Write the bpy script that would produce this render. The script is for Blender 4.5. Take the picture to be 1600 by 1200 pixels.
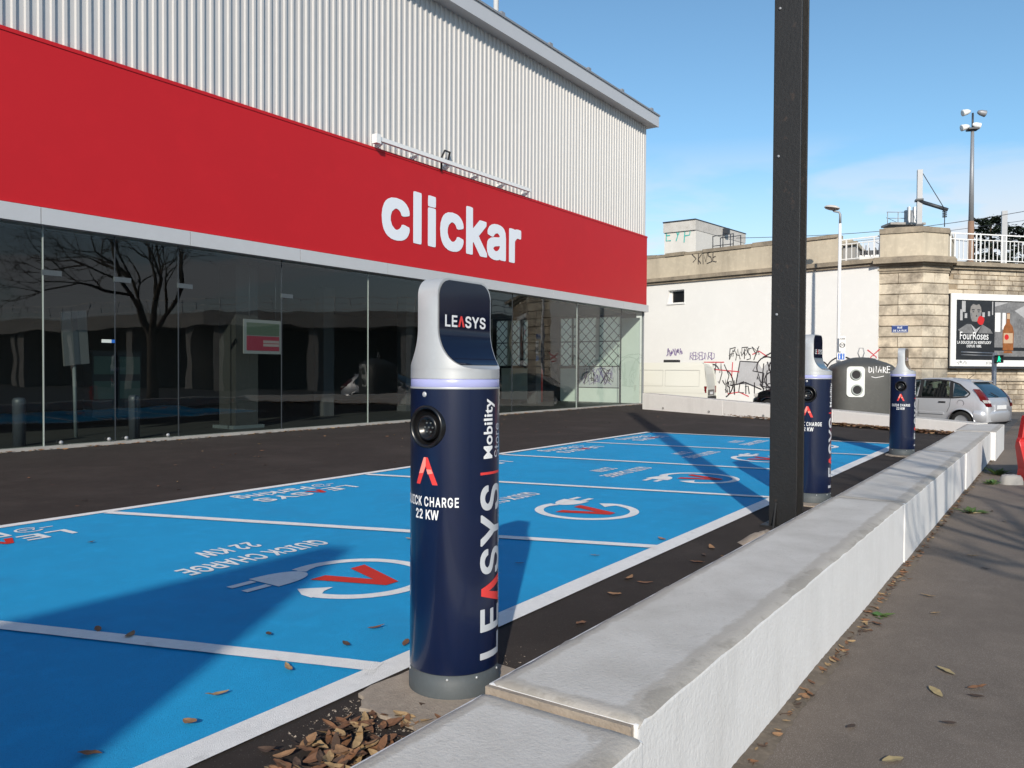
import bpy, bmesh, math, random
from mathutils import Vector, Matrix
random.seed(7)
for o in list(bpy.data.objects): bpy.data.objects.remove(o)
S = bpy.context.scene; COL = S.collection
R = math.radians; PI = math.pi

# ------------------------------------------------------------------ camera
FPX = 1250.0; TH = R(34.5); PITCH = .0184; ROLL = .0055; CAMH = 1.4
f0 = Vector((math.cos(TH)*math.cos(PITCH), math.sin(TH)*math.cos(PITCH), -math.sin(PITCH)))
r0 = Vector((math.sin(TH), -math.cos(TH), 0)); u0 = r0.cross(f0)
RT = math.cos(ROLL)*r0 + math.sin(ROLL)*u0; UP = math.cos(ROLL)*u0 - math.sin(ROLL)*r0
CAM = Vector((0, 0, CAMH))
cd = bpy.data.cameras.new('camera'); cam = bpy.data.objects.new('camera', cd); COL.objects.link(cam)
M = Matrix((RT, UP, -f0)).transposed().to_4x4(); M.translation = CAM
cam.matrix_world = M; cd.sensor_width = 36; cd.lens = FPX*36/1600; cd.clip_end = 3000; cd.clip_start = .05
S.camera = cam
# survey helpers: where a sight line meets the ground, the shop front or a given distance
def ray(px, py): return f0*FPX + RT*(px-800) - UP*(py-600)
def G(px, py, z=0.0): v = ray(px, py); return CAM + v*((z-CAMH)/v.z)
def YP(px, py, L): v = ray(px, py); return CAM + v*(L/v.y)
def DP(px, py, d): return CAM + ray(px, py)*(d/FPX)

# ------------------------------------------------------------------ light
SUN_EL = R(25.5); SUN_AZ = math.atan2(-.503, -.864)      # towards the sun
sv = Vector((math.cos(SUN_AZ)*math.cos(SUN_EL), math.sin(SUN_AZ)*math.cos(SUN_EL), math.sin(SUN_EL)))
w = bpy.data.worlds.new('World'); S.world = w; w.use_nodes = True
nt = w.node_tree; nt.nodes.clear()
def nd(t, ty, **k):
    n = t.nodes.new(ty)
    for a, b in k.items(): setattr(n, a, b)
    return n
sky = nd(nt, 'ShaderNodeTexSky', sky_type='NISHITA', sun_disc=False, sun_elevation=SUN_EL,
         sun_rotation=math.atan2(sv.x, sv.y), air_density=1.0, dust_density=.15, ozone_density=2.6, altitude=100)
bg = nd(nt, 'ShaderNodeBackground'); bg.inputs[1].default_value = .15
out = nd(nt, 'ShaderNodeOutputWorld')
tc = nd(nt, 'ShaderNodeTexCoord'); sep = nd(nt, 'ShaderNodeSeparateXYZ')
mp = nd(nt, 'ShaderNodeMapping'); mp.inputs['Scale'].default_value = (1, 1, 3.6); mp.inputs['Location'].default_value = (.6, .1, .2)
nz = nd(nt, 'ShaderNodeTexNoise'); nz.inputs['Scale'].default_value = 4.2; nz.inputs['Detail'].default_value = 9; nz.inputs['Roughness'].default_value = .5; nz.inputs['Distortion'].default_value = .3
rp = nd(nt, 'ShaderNodeMapRange'); rp.inputs[1].default_value = .41; rp.inputs[2].default_value = .56
el = nd(nt, 'ShaderNodeMapRange'); el.inputs[1].default_value = .27; el.inputs[2].default_value = .15
mu = nd(nt, 'ShaderNodeMath', operation='MULTIPLY'); mu2 = nd(nt, 'ShaderNodeMath', operation='MULTIPLY'); mu2.inputs[1].default_value = .9
mx = nd(nt, 'ShaderNodeMixRGB'); mx.inputs[2].default_value = (5.0, 5.15, 5.45, 1)
L_ = nt.links.new
L_(tc.outputs['Generated'], mp.inputs[0]); L_(mp.outputs[0], nz.inputs['Vector']); L_(nz.outputs[0], rp.inputs[0])
L_(tc.outputs['Generated'], sep.inputs[0]); L_(sep.outputs[2], el.inputs[0])
L_(rp.outputs[0], mu.inputs[0]); L_(el.outputs[0], mu.inputs[1]); L_(mu.outputs[0], mu2.inputs[0])
hz0 = nd(nt, 'ShaderNodeMapRange'); hz0.inputs[1].default_value = .24; hz0.inputs[2].default_value = .04; hz0.inputs[4].default_value = .75; L_(sep.outputs[2], hz0.inputs[0])   # pale haze low down, all round
mm_ = nd(nt, 'ShaderNodeMath', operation='MAXIMUM'); L_(mu2.outputs[0], mm_.inputs[0]); L_(hz0.outputs[0], mm_.inputs[1]); L_(mm_.outputs[0], mx.inputs[0]); tn = nd(nt, 'ShaderNodeMixRGB', blend_type='MULTIPLY'); tn.inputs[0].default_value = 1; tn.inputs[2].default_value = (.80, .97, .96, 1)   # camera white balance of the clear sky
L_(sky.outputs[0], tn.inputs[1]); L_(tn.outputs[0], mx.inputs[1]); L_(mx.outputs[0], bg.inputs[0]); L_(bg.outputs[0], out.inputs[0])
sd = bpy.data.lights.new('sun', 'SUN'); sd.energy = 4.3; sd.angle = R(.7); sd.color = (1, .91, .78)
so = bpy.data.objects.new('sun', sd); COL.objects.link(so); so.rotation_euler = sv.to_track_quat('Z', 'Y').to_euler(); so.location = (-20, -12, 20)
vs = S.view_settings; vs.view_transform = 'Standard'; vs.look = 'None'; vs.gamma = 1; vs.use_curve_mapping = False; vs.exposure = 0.12
S.render.engine = 'CYCLES'; S.cycles.max_bounces = 8; S.cycles.transparent_max_bounces = 16

# ------------------------------------------------------------------ materials
MATS = {}
def mat(name, col, rough=.6, metal=0, var=.0, vscale=6, bump=0, bscale=60, spots=None, coat=0, spec=.5, emit=None, dirt=None, streak=False):
    if name in MATS: return MATS[name]
    m = bpy.data.materials.new(name); m.use_nodes = True; t = m.node_tree; b = t.nodes['Principled BSDF']
    b.inputs['Roughness'].default_value = rough; b.inputs['Metallic'].default_value = metal
    b.inputs['Base Color'].default_value = (*col, 1); b.inputs['Coat Weight'].default_value = coat
    b.inputs['Coat Roughness'].default_value = .08; b.inputs['Specular IOR Level'].default_value = spec
    g = nd(t, 'ShaderNodeNewGeometry'); pos = g.outputs['Position']; cur = None
    def noise(sc, det=6, ro=.6, vec=None):
        n = nd(t, 'ShaderNodeTexNoise'); n.inputs['Scale'].default_value = sc; n.inputs['Detail'].default_value = det; n.inputs['Roughness'].default_value = ro
        t.links.new(vec or pos, n.inputs['Vector']); return n.outputs[0]
    def mix(fac, a, c, mode='MIX'):
        n = nd(t, 'ShaderNodeMixRGB', blend_type=mode)
        t.links.new(fac, n.inputs[0])
        if a is None: n.inputs[1].default_value = (*col, 1)
        else: t.links.new(a, n.inputs[1])
        n.inputs[2].default_value = (*c, 1); return n.outputs[0]
    def rng(v, a, b_, c=0, d=1):
        n = nd(t, 'ShaderNodeMapRange'); t.links.new(v, n.inputs[0])
        for i, q in zip((1, 2, 3, 4), (a, b_, c, d)): n.inputs[i].default_value = q
        return n.outputs[0]
    if var:
        dk = tuple(c*(1-var) for c in col); lt = tuple(min(1, c*(1+var)) for c in col)
        cur = mix(rng(noise(vscale), .35, .65), None, dk)
        cur = mix(rng(noise(vscale*5.3, 3), .5, .75, 0, .7), cur, lt)
    if spots:
        sc, thr, c2, amt = spots
        cur = mix(rng(noise(sc, 2, .7), thr, thr+.06, 0, amt), cur, c2)
    if dirt:
        sc, lo, hi, c2, amt = dirt
        vec = None
        if streak:
            q = nd(t, 'ShaderNodeMapping'); q.inputs['Scale'].default_value = (1, 1, .16); t.links.new(pos, q.inputs[0]); vec = q.outputs[0]
        cur = mix(rng(noise(sc, 7, .65, vec), lo, hi, 0, amt), cur, c2)
    if cur is not None: t.links.new(cur, b.inputs['Base Color'])
    if bump:
        bn = nd(t, 'ShaderNodeBump'); bn.inputs['Strength'].default_value = bump; bn.inputs['Distance'].default_value = .01
        t.links.new(noise(bscale, 5, .65), bn.inputs['Height']); t.links.new(bn.outputs[0], b.inputs['Normal'])
    if emit:
        b.inputs['Emission Color'].default_value = (*emit[0], 1); b.inputs['Emission Strength'].default_value = emit[1]
    MATS[name] = m; return m
def glass(name, tint, ior=1.6, rough=0.0):
    m = bpy.data.materials.new(name); m.use_nodes = True; t = m.node_tree; t.nodes.clear()
    o = nd(t, 'ShaderNodeOutputMaterial'); a = nd(t, 'ShaderNodeBsdfTransparent'); a.inputs[0].default_value = (*tint, 1)
    g = nd(t, 'ShaderNodeBsdfGlossy'); g.inputs['Roughness'].default_value = rough
    gp = nd(t, 'ShaderNodeNewGeometry'); wn = nd(t, 'ShaderNodeTexNoise'); wn.inputs['Scale'].default_value = 1.1; wn.inputs['Detail'].default_value = 1; t.links.new(gp.outputs['Position'], wn.inputs['Vector'])
    wb = nd(t, 'ShaderNodeBump'); wb.inputs['Strength'].default_value = .25; wb.inputs['Distance'].default_value = .012; t.links.new(wn.outputs[0], wb.inputs['Height']); t.links.new(wb.outputs[0], g.inputs['Normal'])   # slight waviness of real panes
    f = nd(t, 'ShaderNodeFresnel'); f.inputs[0].default_value = ior
    ge = nd(t, 'ShaderNodeNewGeometry'); mr = nd(t, 'ShaderNodeMapRange'); mr.inputs[3].default_value = ior; mr.inputs[4].default_value = 1/ior; t.links.new(ge.outputs['Backfacing'], mr.inputs[0]); t.links.new(mr.outputs[0], f.inputs[0])   # thin pane: same reflection from either side
    x = nd(t, 'ShaderNodeMixShader'); t.links.new(f.outputs[0], x.inputs[0]); t.links.new(a.outputs[0], x.inputs[1]); t.links.new(g.outputs[0], x.inputs[2]); t.links.new(x.outputs[0], o.inputs[0])
    MATS[name] = m; return m

ASPH = mat('new_asphalt', (.035, .0275, .024), .95, spec=.3, var=.25, vscale=.9, bump=.5, bscale=260, spots=(95, .64, (.16, .15, .14), .5), dirt=(.7, .5, .8, (.075, .062, .055), .6))
PAVE = mat('old_pavement', (.168, .136, .112), .95, spec=.3, var=.16, vscale=1.1, bump=.35, bscale=330, spots=(190, .545, (.29, .25, .215), .75), dirt=(.8, .5, .8, (.105, .085, .07), .6))
ROAD = mat('street_asphalt', (.12, .115, .11), .9, var=.2, vscale=.5, bump=.4, bscale=80)
BLUE = mat('blue_paint', (.018, .345, .66), .8, spec=.18, var=.08, vscale=1.2, bump=.6, bscale=330, spots=(210, .57, (.012, .17, .38), .65), dirt=(1.1, .52, .8, (.03, .23, .46), .55))
WPAINT = mat('white_road_paint', (.86, .85, .83), .75, spec=.25, var=.06, vscale=5, bump=.8, bscale=210, spots=(140, .66, (.3, .33, .36), .6), dirt=(9, .58, .75, (.42, .41, .39), .5))
RPAINT = mat('red_road_paint', (.60, .035, .025), .75, spec=.2, bump=.6, bscale=210, spots=(140, .66, (.25, .03, .03), .5))
WHITE = mat('white_wall_paint', (.82, .81, .79), .75, var=.04, vscale=2, bump=.35, bscale=45, dirt=(1.6, .52, .8, (.60, .585, .565), .55), streak=True)
CAP = mat('concrete_coping', (.56, .535, .50), .85, var=.10, vscale=2.4, bump=.4, bscale=120, spots=(70, .68, (.30, .28, .25), .5), dirt=(2.2, .5, .72, (.36, .335, .30), .6))
CAPD = mat('mortar_edge', (.40, .375, .345), .9, var=.2, vscale=7, bump=.7, bscale=90, dirt=(6, .52, .66, (.20, .185, .165), .7))
def coping_mat():
    m = bpy.data.materials.new('coping_stained'); m.use_nodes = True; t = m.node_tree; b = t.nodes['Principled BSDF']; b.inputs['Roughness'].default_value = .88
    g = nd(t, 'ShaderNodeNewGeometry'); at = nd(t, 'ShaderNodeVertexColor', layer_name='margin')
    def noise(sc, det, ro):
        n = nd(t, 'ShaderNodeTexNoise'); n.inputs['Scale'].default_value = sc; n.inputs['Detail'].default_value = det; n.inputs['Roughness'].default_value = ro; t.links.new(g.outputs['Position'], n.inputs['Vector']); return n.outputs[0]
    def mth(op, a, b_):
        n = nd(t, 'ShaderNodeMath', operation=op)
        for i, q in enumerate((a, b_)):
            if isinstance(q, float): n.inputs[i].default_value = q
            else: t.links.new(q, n.inputs[i])
        return n.outputs[0]
    def rng(v, a, b_, c, d):
        n = nd(t, 'ShaderNodeMapRange'); t.links.new(v, n.inputs[0])
        for i, q in zip((1, 2, 3, 4), (a, b_, c, d)): n.inputs[i].default_value = q
        return n.outputs[0]
    def mix(f, a, b_):
        n = nd(t, 'ShaderNodeMixRGB'); t.links.new(f, n.inputs[0])
        for i, q in ((1, a), (2, b_)):
            if isinstance(q, tuple): n.inputs[i].default_value = (*q, 1)
            else: t.links.new(q, n.inputs[i])
        return n.outputs[0]
    base = mix(rng(noise(2.3, 7, .62), .36, .70, 0, 1), (.585, .56, .525), (.47, .445, .41))
    base = mix(rng(noise(38, 4, .7), .56, .75, 0, .45), base, (.36, .335, .30))
    edge = mth('ADD', at.outputs[0], mth('MULTIPLY', mth('SUBTRACT', noise(7, 6, .65), .5), .9))
    c = mix(rng(edge, .42, .62, 0, .75), base, (.40, .365, .32))
    c = mix(rng(mth('ADD', at.outputs[0], mth('MULTIPLY', mth('SUBTRACT', noise(3.1, 7, .7), .5), 2.2)), .95, 1.15, 0, .6), c, (.27, .245, .21))
    t.links.new(c, b.inputs['Base Color'])
    bn = nd(t, 'ShaderNodeBump'); bn.inputs['Strength'].default_value = .5; bn.inputs['Distance'].default_value = .008; t.links.new(noise(60, 6, .7), bn.inputs['Height']); t.links.new(bn.outputs[0], b.inputs['Normal'])
    return m
COPE = coping_mat()
LOWW = mat('low_wall_shaded_white', (.745, .74, .735), .8, var=.05, vscale=2.2, bump=.45, bscale=45, dirt=(1.8, .48, .78, (.54, .53, .515), .6), streak=True)  # wall white toned down, soft shade on the low wall put into the colour
PAD = mat('concrete_pad', (.36, .30, .24), .9, var=.18, vscale=6, bump=.6, bscale=90, dirt=(9, .5, .7, (.22, .18, .15), .6))
CLAD = mat('grey_cladding', (.54, .53, .52), .45, metal=0, var=.03, vscale=.6, dirt=(.9, .55, .8, (.46, .45, .44), .5), streak=True)
RED = mat('red_fascia', (.53, .012, .018), .55, spec=.3, var=.04, vscale=.4)
TRIM = mat('silver_trim', (.56, .56, .57), .38, metal=.15, var=.03, vscale=1)
SIGNW = mat('white_lettering', (.80, .83, .88), .4)
NAVY = mat('navy_paint', (.0028, .0085, .036), .30, coat=.5, var=.08, vscale=3)
SILV = mat('satin_aluminium', (.52, .535, .55), .42, metal=.35, var=.04, vscale=8)
SCREEN = mat('screen_gloss', (.004, .007, .024), .08, spec=.35)
BASEG = mat('grey_base', (.075, .088, .095), .6, var=.1, vscale=9)
RING = mat('led_ring', (.38, .40, .66), .3, emit=((.2, .2, 1), .03))
BLK = mat('black_plastic', (.008, .008, .009), .3)
BLKM = mat('black_matt', (.012, .012, .013), .7)
LOGOR = mat('logo_red', (.72, .05, .045), .4)
LOGOP = mat('logo_salmon', (.85, .27, .22), .4)
PRINTW = mat('print_white', (.78, .79, .80), .45)
PRINTG = mat('print_silver', (.52, .54, .57), .4)
POST = mat('dark_post_paint', (.0075, .0075, .008), .55, var=.25, vscale=5, bump=.25, bscale=40, dirt=(7, .62, .75, (.075, .045, .03), .6))
STONE = [mat('stone_%d' % i, c, .9, var=.16, vscale=2.2, bump=.6, bscale=24, dirt=(1.3, .45, .66, (.17, .14, .11), .85)) for i, c in enumerate([(.60, .51, .39), (.57, .49, .38), (.64, .56, .44), (.52, .45, .35)])]
STONEC = mat('weathered_cornice', (.34, .285, .215), .92, var=.25, vscale=1.8, bump=.6, bscale=20, dirt=(1.2, .45, .72, (.11, .095, .08), .75))
PARA = mat('parapet_render', (.56, .49, .38), .92, var=.14, vscale=.9, bump=.3, bscale=20, dirt=(.55, .48, .75, (.22, .185, .14), .75), streak=True)
MORT = mat('stone_joint', (.34, .27, .19), .95, var=.2, vscale=5)
RENDER = mat('white_render', (.79, .785, .77), .85, var=.03, vscale=.5, bump=.2, bscale=14, dirt=(.6, .55, .82, (.64, .61, .56), .6), streak=True)
HUT = mat('hut_render', (.66, .64, .60), .85, var=.05, vscale=.8, dirt=(.9, .5, .8, (.5, .47, .43), .6), streak=True)
CONC = mat('grey_concrete', (.38, .36, .335), .9, var=.1, vscale=1, dirt=(1.2, .5, .75, (.24, .22, .2), .7))
WIRON = mat('white_iron', (.80, .80, .79), .45)
GALV = mat('galvanised_steel', (.30, .31, .33), .5, metal=.3, var=.08, vscale=3)
DARKM = mat('dark_metal', (.035, .04, .05), .5)
RUST = mat('rusty_pole', (.28, .17, .115), .75, var=.2, vscale=3)
LEAFM = [mat('dry_leaf_%d' % i, c, .75, var=.25, vscale=30) for i, c in enumerate([(.20, .095, .045), (.27, .15, .075), (.15, .07, .035), (.33, .22, .11)])]
LEAFD = mat('leaf_dark', (.07, .042, .028), .8, var=.3, vscale=30)
LEAFY = mat('leaf_yellow', (.34, .26, .13), .8)
CARG = mat('silver_car_paint', (.52, .53, .56), .36, metal=.4, coat=.4)
CARB = mat('black_car_paint', (.006, .006, .007), .2, coat=.6)
VANW = mat('white_van_paint', (.60, .595, .54), .4, coat=.2)
RUB = mat('tyre_rubber', (.012, .012, .012), .85)
CGLASS = glass('car_glass', (.42, .50, .47), 1.55)
CGLASSB = mat('tinted_rear_glass', (.012, .035, .055), .05, coat=.5)
TAIL = mat('tail_lens_red', (.13, .003, .006), .15, coat=.6)
CLEAR = mat('lamp_lens_clear', (.55, .53, .52), .15)
BIN = mat('bin_grey_plastic', (.075, .075, .07), .5, var=.12, vscale=2.5, dirt=(3, .55, .8, (.13, .125, .11), .5))
BINW = mat('bin_white_plastic', (.72, .74, .70), .5, var=.06, vscale=9)
RUBG = mat('grey_rubber_seal', (.33, .36, .34), .6)
GRAFK = mat('spray_black', (.025, .022, .028), .6); GRAFR = mat('spray_red', (.62, .07, .09), .6); GRAFV = mat('spray_violet', (.17, .11, .30), .6)
GRAFG = mat('spray_silver', (.50, .50, .52), .5, var=.12, vscale=2); GRAFT = mat('spray_teal', (.05, .42, .38), .6); GRAFW = mat('spray_white', (.8, .8, .8), .6); GRAFL = mat('spray_lime', (.35, .55, .03), .6)
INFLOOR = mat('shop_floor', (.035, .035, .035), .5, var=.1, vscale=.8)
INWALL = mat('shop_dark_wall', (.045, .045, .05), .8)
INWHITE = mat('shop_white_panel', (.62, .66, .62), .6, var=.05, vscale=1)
FROST = bpy.data.materials.new('frosted_pane'); FROST.use_nodes = True
_t = FROST.node_tree; _t.nodes.clear(); _o = nd(_t, 'ShaderNodeOutputMaterial'); _a = nd(_t, 'ShaderNodeBsdfTranslucent'); _a.inputs[0].default_value = (.95, .98, .94, 1)
_b = nd(_t, 'ShaderNodeBsdfDiffuse'); _b.inputs[0].default_value = (.66, .74, .67, 1); _m = nd(_t, 'ShaderNodeMixShader'); _m.inputs[0].default_value = .3
_t.links.new(_a.outputs[0], _m.inputs[1]); _t.links.new(_b.outputs[0], _m.inputs[2]); _t.links.new(_m.outputs[0], _o.inputs[0])
CABGL = mat('cabinet_green', (.07, .11, .095), .4)
SHOPGL = glass('shop_glass', (.82, .90, .87), 1.62)
ENDGL = glass('side_glass', (.82, .9, .86), 1.5)
BARRED = mat('red_barrier_plastic', (.52, .018, .018), .45)
GREENLEAF = [mat('weed_green_%d' % i, c, .7) for i, c in enumerate([(.05, .11, .03), (.08, .13, .03)])]
BARK = mat('bark', (.16, .13, .10), .95, var=.3, vscale=4, bump=.6, bscale=20)
EVER = [mat('evergreen_%d' % i, c, .8) for i, c in enumerate([(.018, .032, .018), (.028, .045, .022)])]
POSTK = mat('poster_black', (.022, .024, .028), .35, var=.3, vscale=3)
POSTG = mat('poster_grey', (.20, .20, .205), .4, var=.35, vscale=2.2)
POSTL = mat('poster_light_grey', (.42, .42, .43), .4, var=.15, vscale=5)
POSTS = mat('poster_face_grey', (.25, .235, .225), .4, var=.2, vscale=7)
AMBER = mat('poster_amber', (.30, .11, .035), .35, var=.35, vscale=6)
CREAM = mat('poster_label', (.50, .36, .24), .4)
SIGNBL = mat('enamel_blue', (.02, .05, .20), .3)
SIGNB2 = mat('sign_blue', (.02, .13, .50), .4)
GREENL = mat('green_signal_lens', (.02, .5, .3), .3, emit=((.0, .85, .45), .9))

# ------------------------------------------------------------------ mesh helpers
class MB:
    def __init__(s): s.v = []; s.f = []; s.m = []; s.sm = []
    def add(s, vs, fs, mi=0, smooth=False):
        n = len(s.v); s.v += [tuple(v) for v in vs]
        for f in fs: s.f.append([n+i for i in f]); s.m.append(mi); s.sm.append(smooth)
        return s
    def box(s, c, d, rz=0, mi=0, ax=None):
        c = Vector(c); X, Y, Z = ax if ax else (Vector((math.cos(rz), math.sin(rz), 0)), Vector((-math.sin(rz), math.cos(rz), 0)), Vector((0, 0, 1)))
        vs = [c + X*(a*d[0]/2) + Y*(b*d[1]/2) + Z*(e*d[2]/2) for e in (-1, 1) for a, b in ((-1, -1), (1, -1), (1, 1), (-1, 1))]
        return s.add(vs, [(3, 2, 1, 0), (4, 5, 6, 7), (0, 1, 5, 4), (1, 2, 6, 5), (2, 3, 7, 6), (3, 0, 4, 7)], mi)
    def bb(s, x0, x1, y0, y1, z0, z1, mi=0): return s.box(((x0+x1)/2, (y0+y1)/2, (z0+z1)/2), (x1-x0, y1-y0, z1-z0), 0, mi)
    def prism(s, pts, z0, z1, mi=0):
        n = len(pts)
        a = sum(pts[i][0]*pts[(i+1) % n][1]-pts[(i+1) % n][0]*pts[i][1] for i in range(n))
        if a < 0: pts = pts[::-1]
        vs = [(p[0], p[1], z0) for p in pts] + [(p[0], p[1], z1) for p in pts]
        return s.add(vs, [tuple(range(n))[::-1], tuple(range(n, 2*n))] + [(i, (i+1) % n, n+(i+1) % n, n+i) for i in range(n)], mi)
    def tube(s, path, rad, n=8, mi=0, cap=True, smooth=True):
        path = [Vector(p) for p in path]; rs = rad if isinstance(rad, (list, tuple)) else [rad]*len(path)
        vs = []; fs = []; ref = None
        for i, p in enumerate(path):
            t = (path[min(i+1, len(path)-1)] - path[max(i-1, 0)]).normalized()
            if ref is None: ref = Vector((0, 0, 1)) if abs(t.z) < .9 else Vector((1, 0, 0))
            a = (ref - t*ref.dot(t)).normalized(); b = t.cross(a); ref = a
            for k in range(n): q = 2*PI*k/n; vs.append(p + (a*math.cos(q) + b*math.sin(q))*rs[i])
        for i in range(len(path)-1):
            for k in range(n): fs.append((i*n+k, i*n+(k+1) % n, (i+1)*n+(k+1) % n, (i+1)*n+k))
        s.add(vs, fs, mi, smooth)
        if cap: m = len(vs); b0 = len(s.v)-m; s.f += [[b0+k for k in range(n)][::-1], [b0+m-n+k for k in range(n)]]; s.m += [mi, mi]; s.sm += [False, False]
        return s
    def lathe(s, prof, c=(0, 0, 0), ax='z', n=24, mi=0, smooth=True, frame=None):
        c = Vector(c)
        if frame: A, B, Cc = frame
        else: A, B, Cc = {'z': (Vector((1, 0, 0)), Vector((0, 1, 0)), Vector((0, 0, 1))), 'y': (Vector((1, 0, 0)), Vector((0, 0, 1)), Vector((0, 1, 0))), 'x': (Vector((0, 1, 0)), Vector((0, 0, 1)), Vector((1, 0, 0)))}[ax]
        vs = []; fs = []
        for r, h in prof:
            for k in range(n): q = 2*PI*k/n; vs.append(c + (A*math.cos(q)+B*math.sin(q))*r + Cc*h)
        for i in range(len(prof)-1):
            for k in range(n): fs.append((i*n+k, i*n+(k+1) % n, (i+1)*n+(k+1) % n, (i+1)*n+k))
        return s.add(vs, fs, mi, smooth)
    def build(s, name, mats, parent=None, kind=None, bevel=0, off=None):
        me = bpy.data.meshes.new(name); o0 = Vector(off) if off else None
        me.from_pydata([tuple(Vector(v)-o0) for v in s.v] if o0 else s.v, [], s.f)
        for m in (mats if isinstance(mats, (list, tuple)) else [mats]): me.materials.append(m)
        me.polygons.foreach_set('material_index', s.m); me.polygons.foreach_set('use_smooth', s.sm)
        if bevel:
            bm = bmesh.new(); bm.from_mesh(me); bmesh.ops.remove_doubles(bm, verts=bm.verts, dist=1e-5)
            es = [e for e in bm.edges if len(e.link_faces) == 2 and e.calc_face_angle(0) > .6]
            bmesh.ops.bevel(bm, geom=es, offset=bevel, segments=2, affect='EDGES', profile=.6); bm.to_mesh(me); bm.free()
        me.update()
        o = bpy.data.objects.new(name, me); COL.objects.link(o)
        if o0: o.location = o0
        if parent: o.parent = parent; o.matrix_parent_inverse = parent.matrix_basis.inverted()
        if kind: o['kind'] = kind
        return o
def thing(name, label, cat, loc=(0, 0, 0), rz=0, group=None):
    o = bpy.data.objects.new(name, None); o.empty_display_size = .2; COL.objects.link(o); o.location = loc; o.rotation_euler = (0, 0, rz)
    o['label'] = label; o['category'] = cat
    if group: o['group'] = group
    return o
def tag(o, label, cat, group=None):
    o['label'] = label; o['category'] = cat
    if group: o['group'] = group
    return o
def local(o):
    "child meshes given in the parent's own coordinates"
    return o
def part(mb, name, mats, parent, kind=None, bevel=0):
    o = mb.build(name, mats, None, kind, bevel); o.parent = parent; return o
def copy_tree(o, parent=None):
    c = o.copy(); COL.objects.link(c); c.parent = parent
    for ch in o.children: copy_tree(ch, c)
    return c

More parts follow.
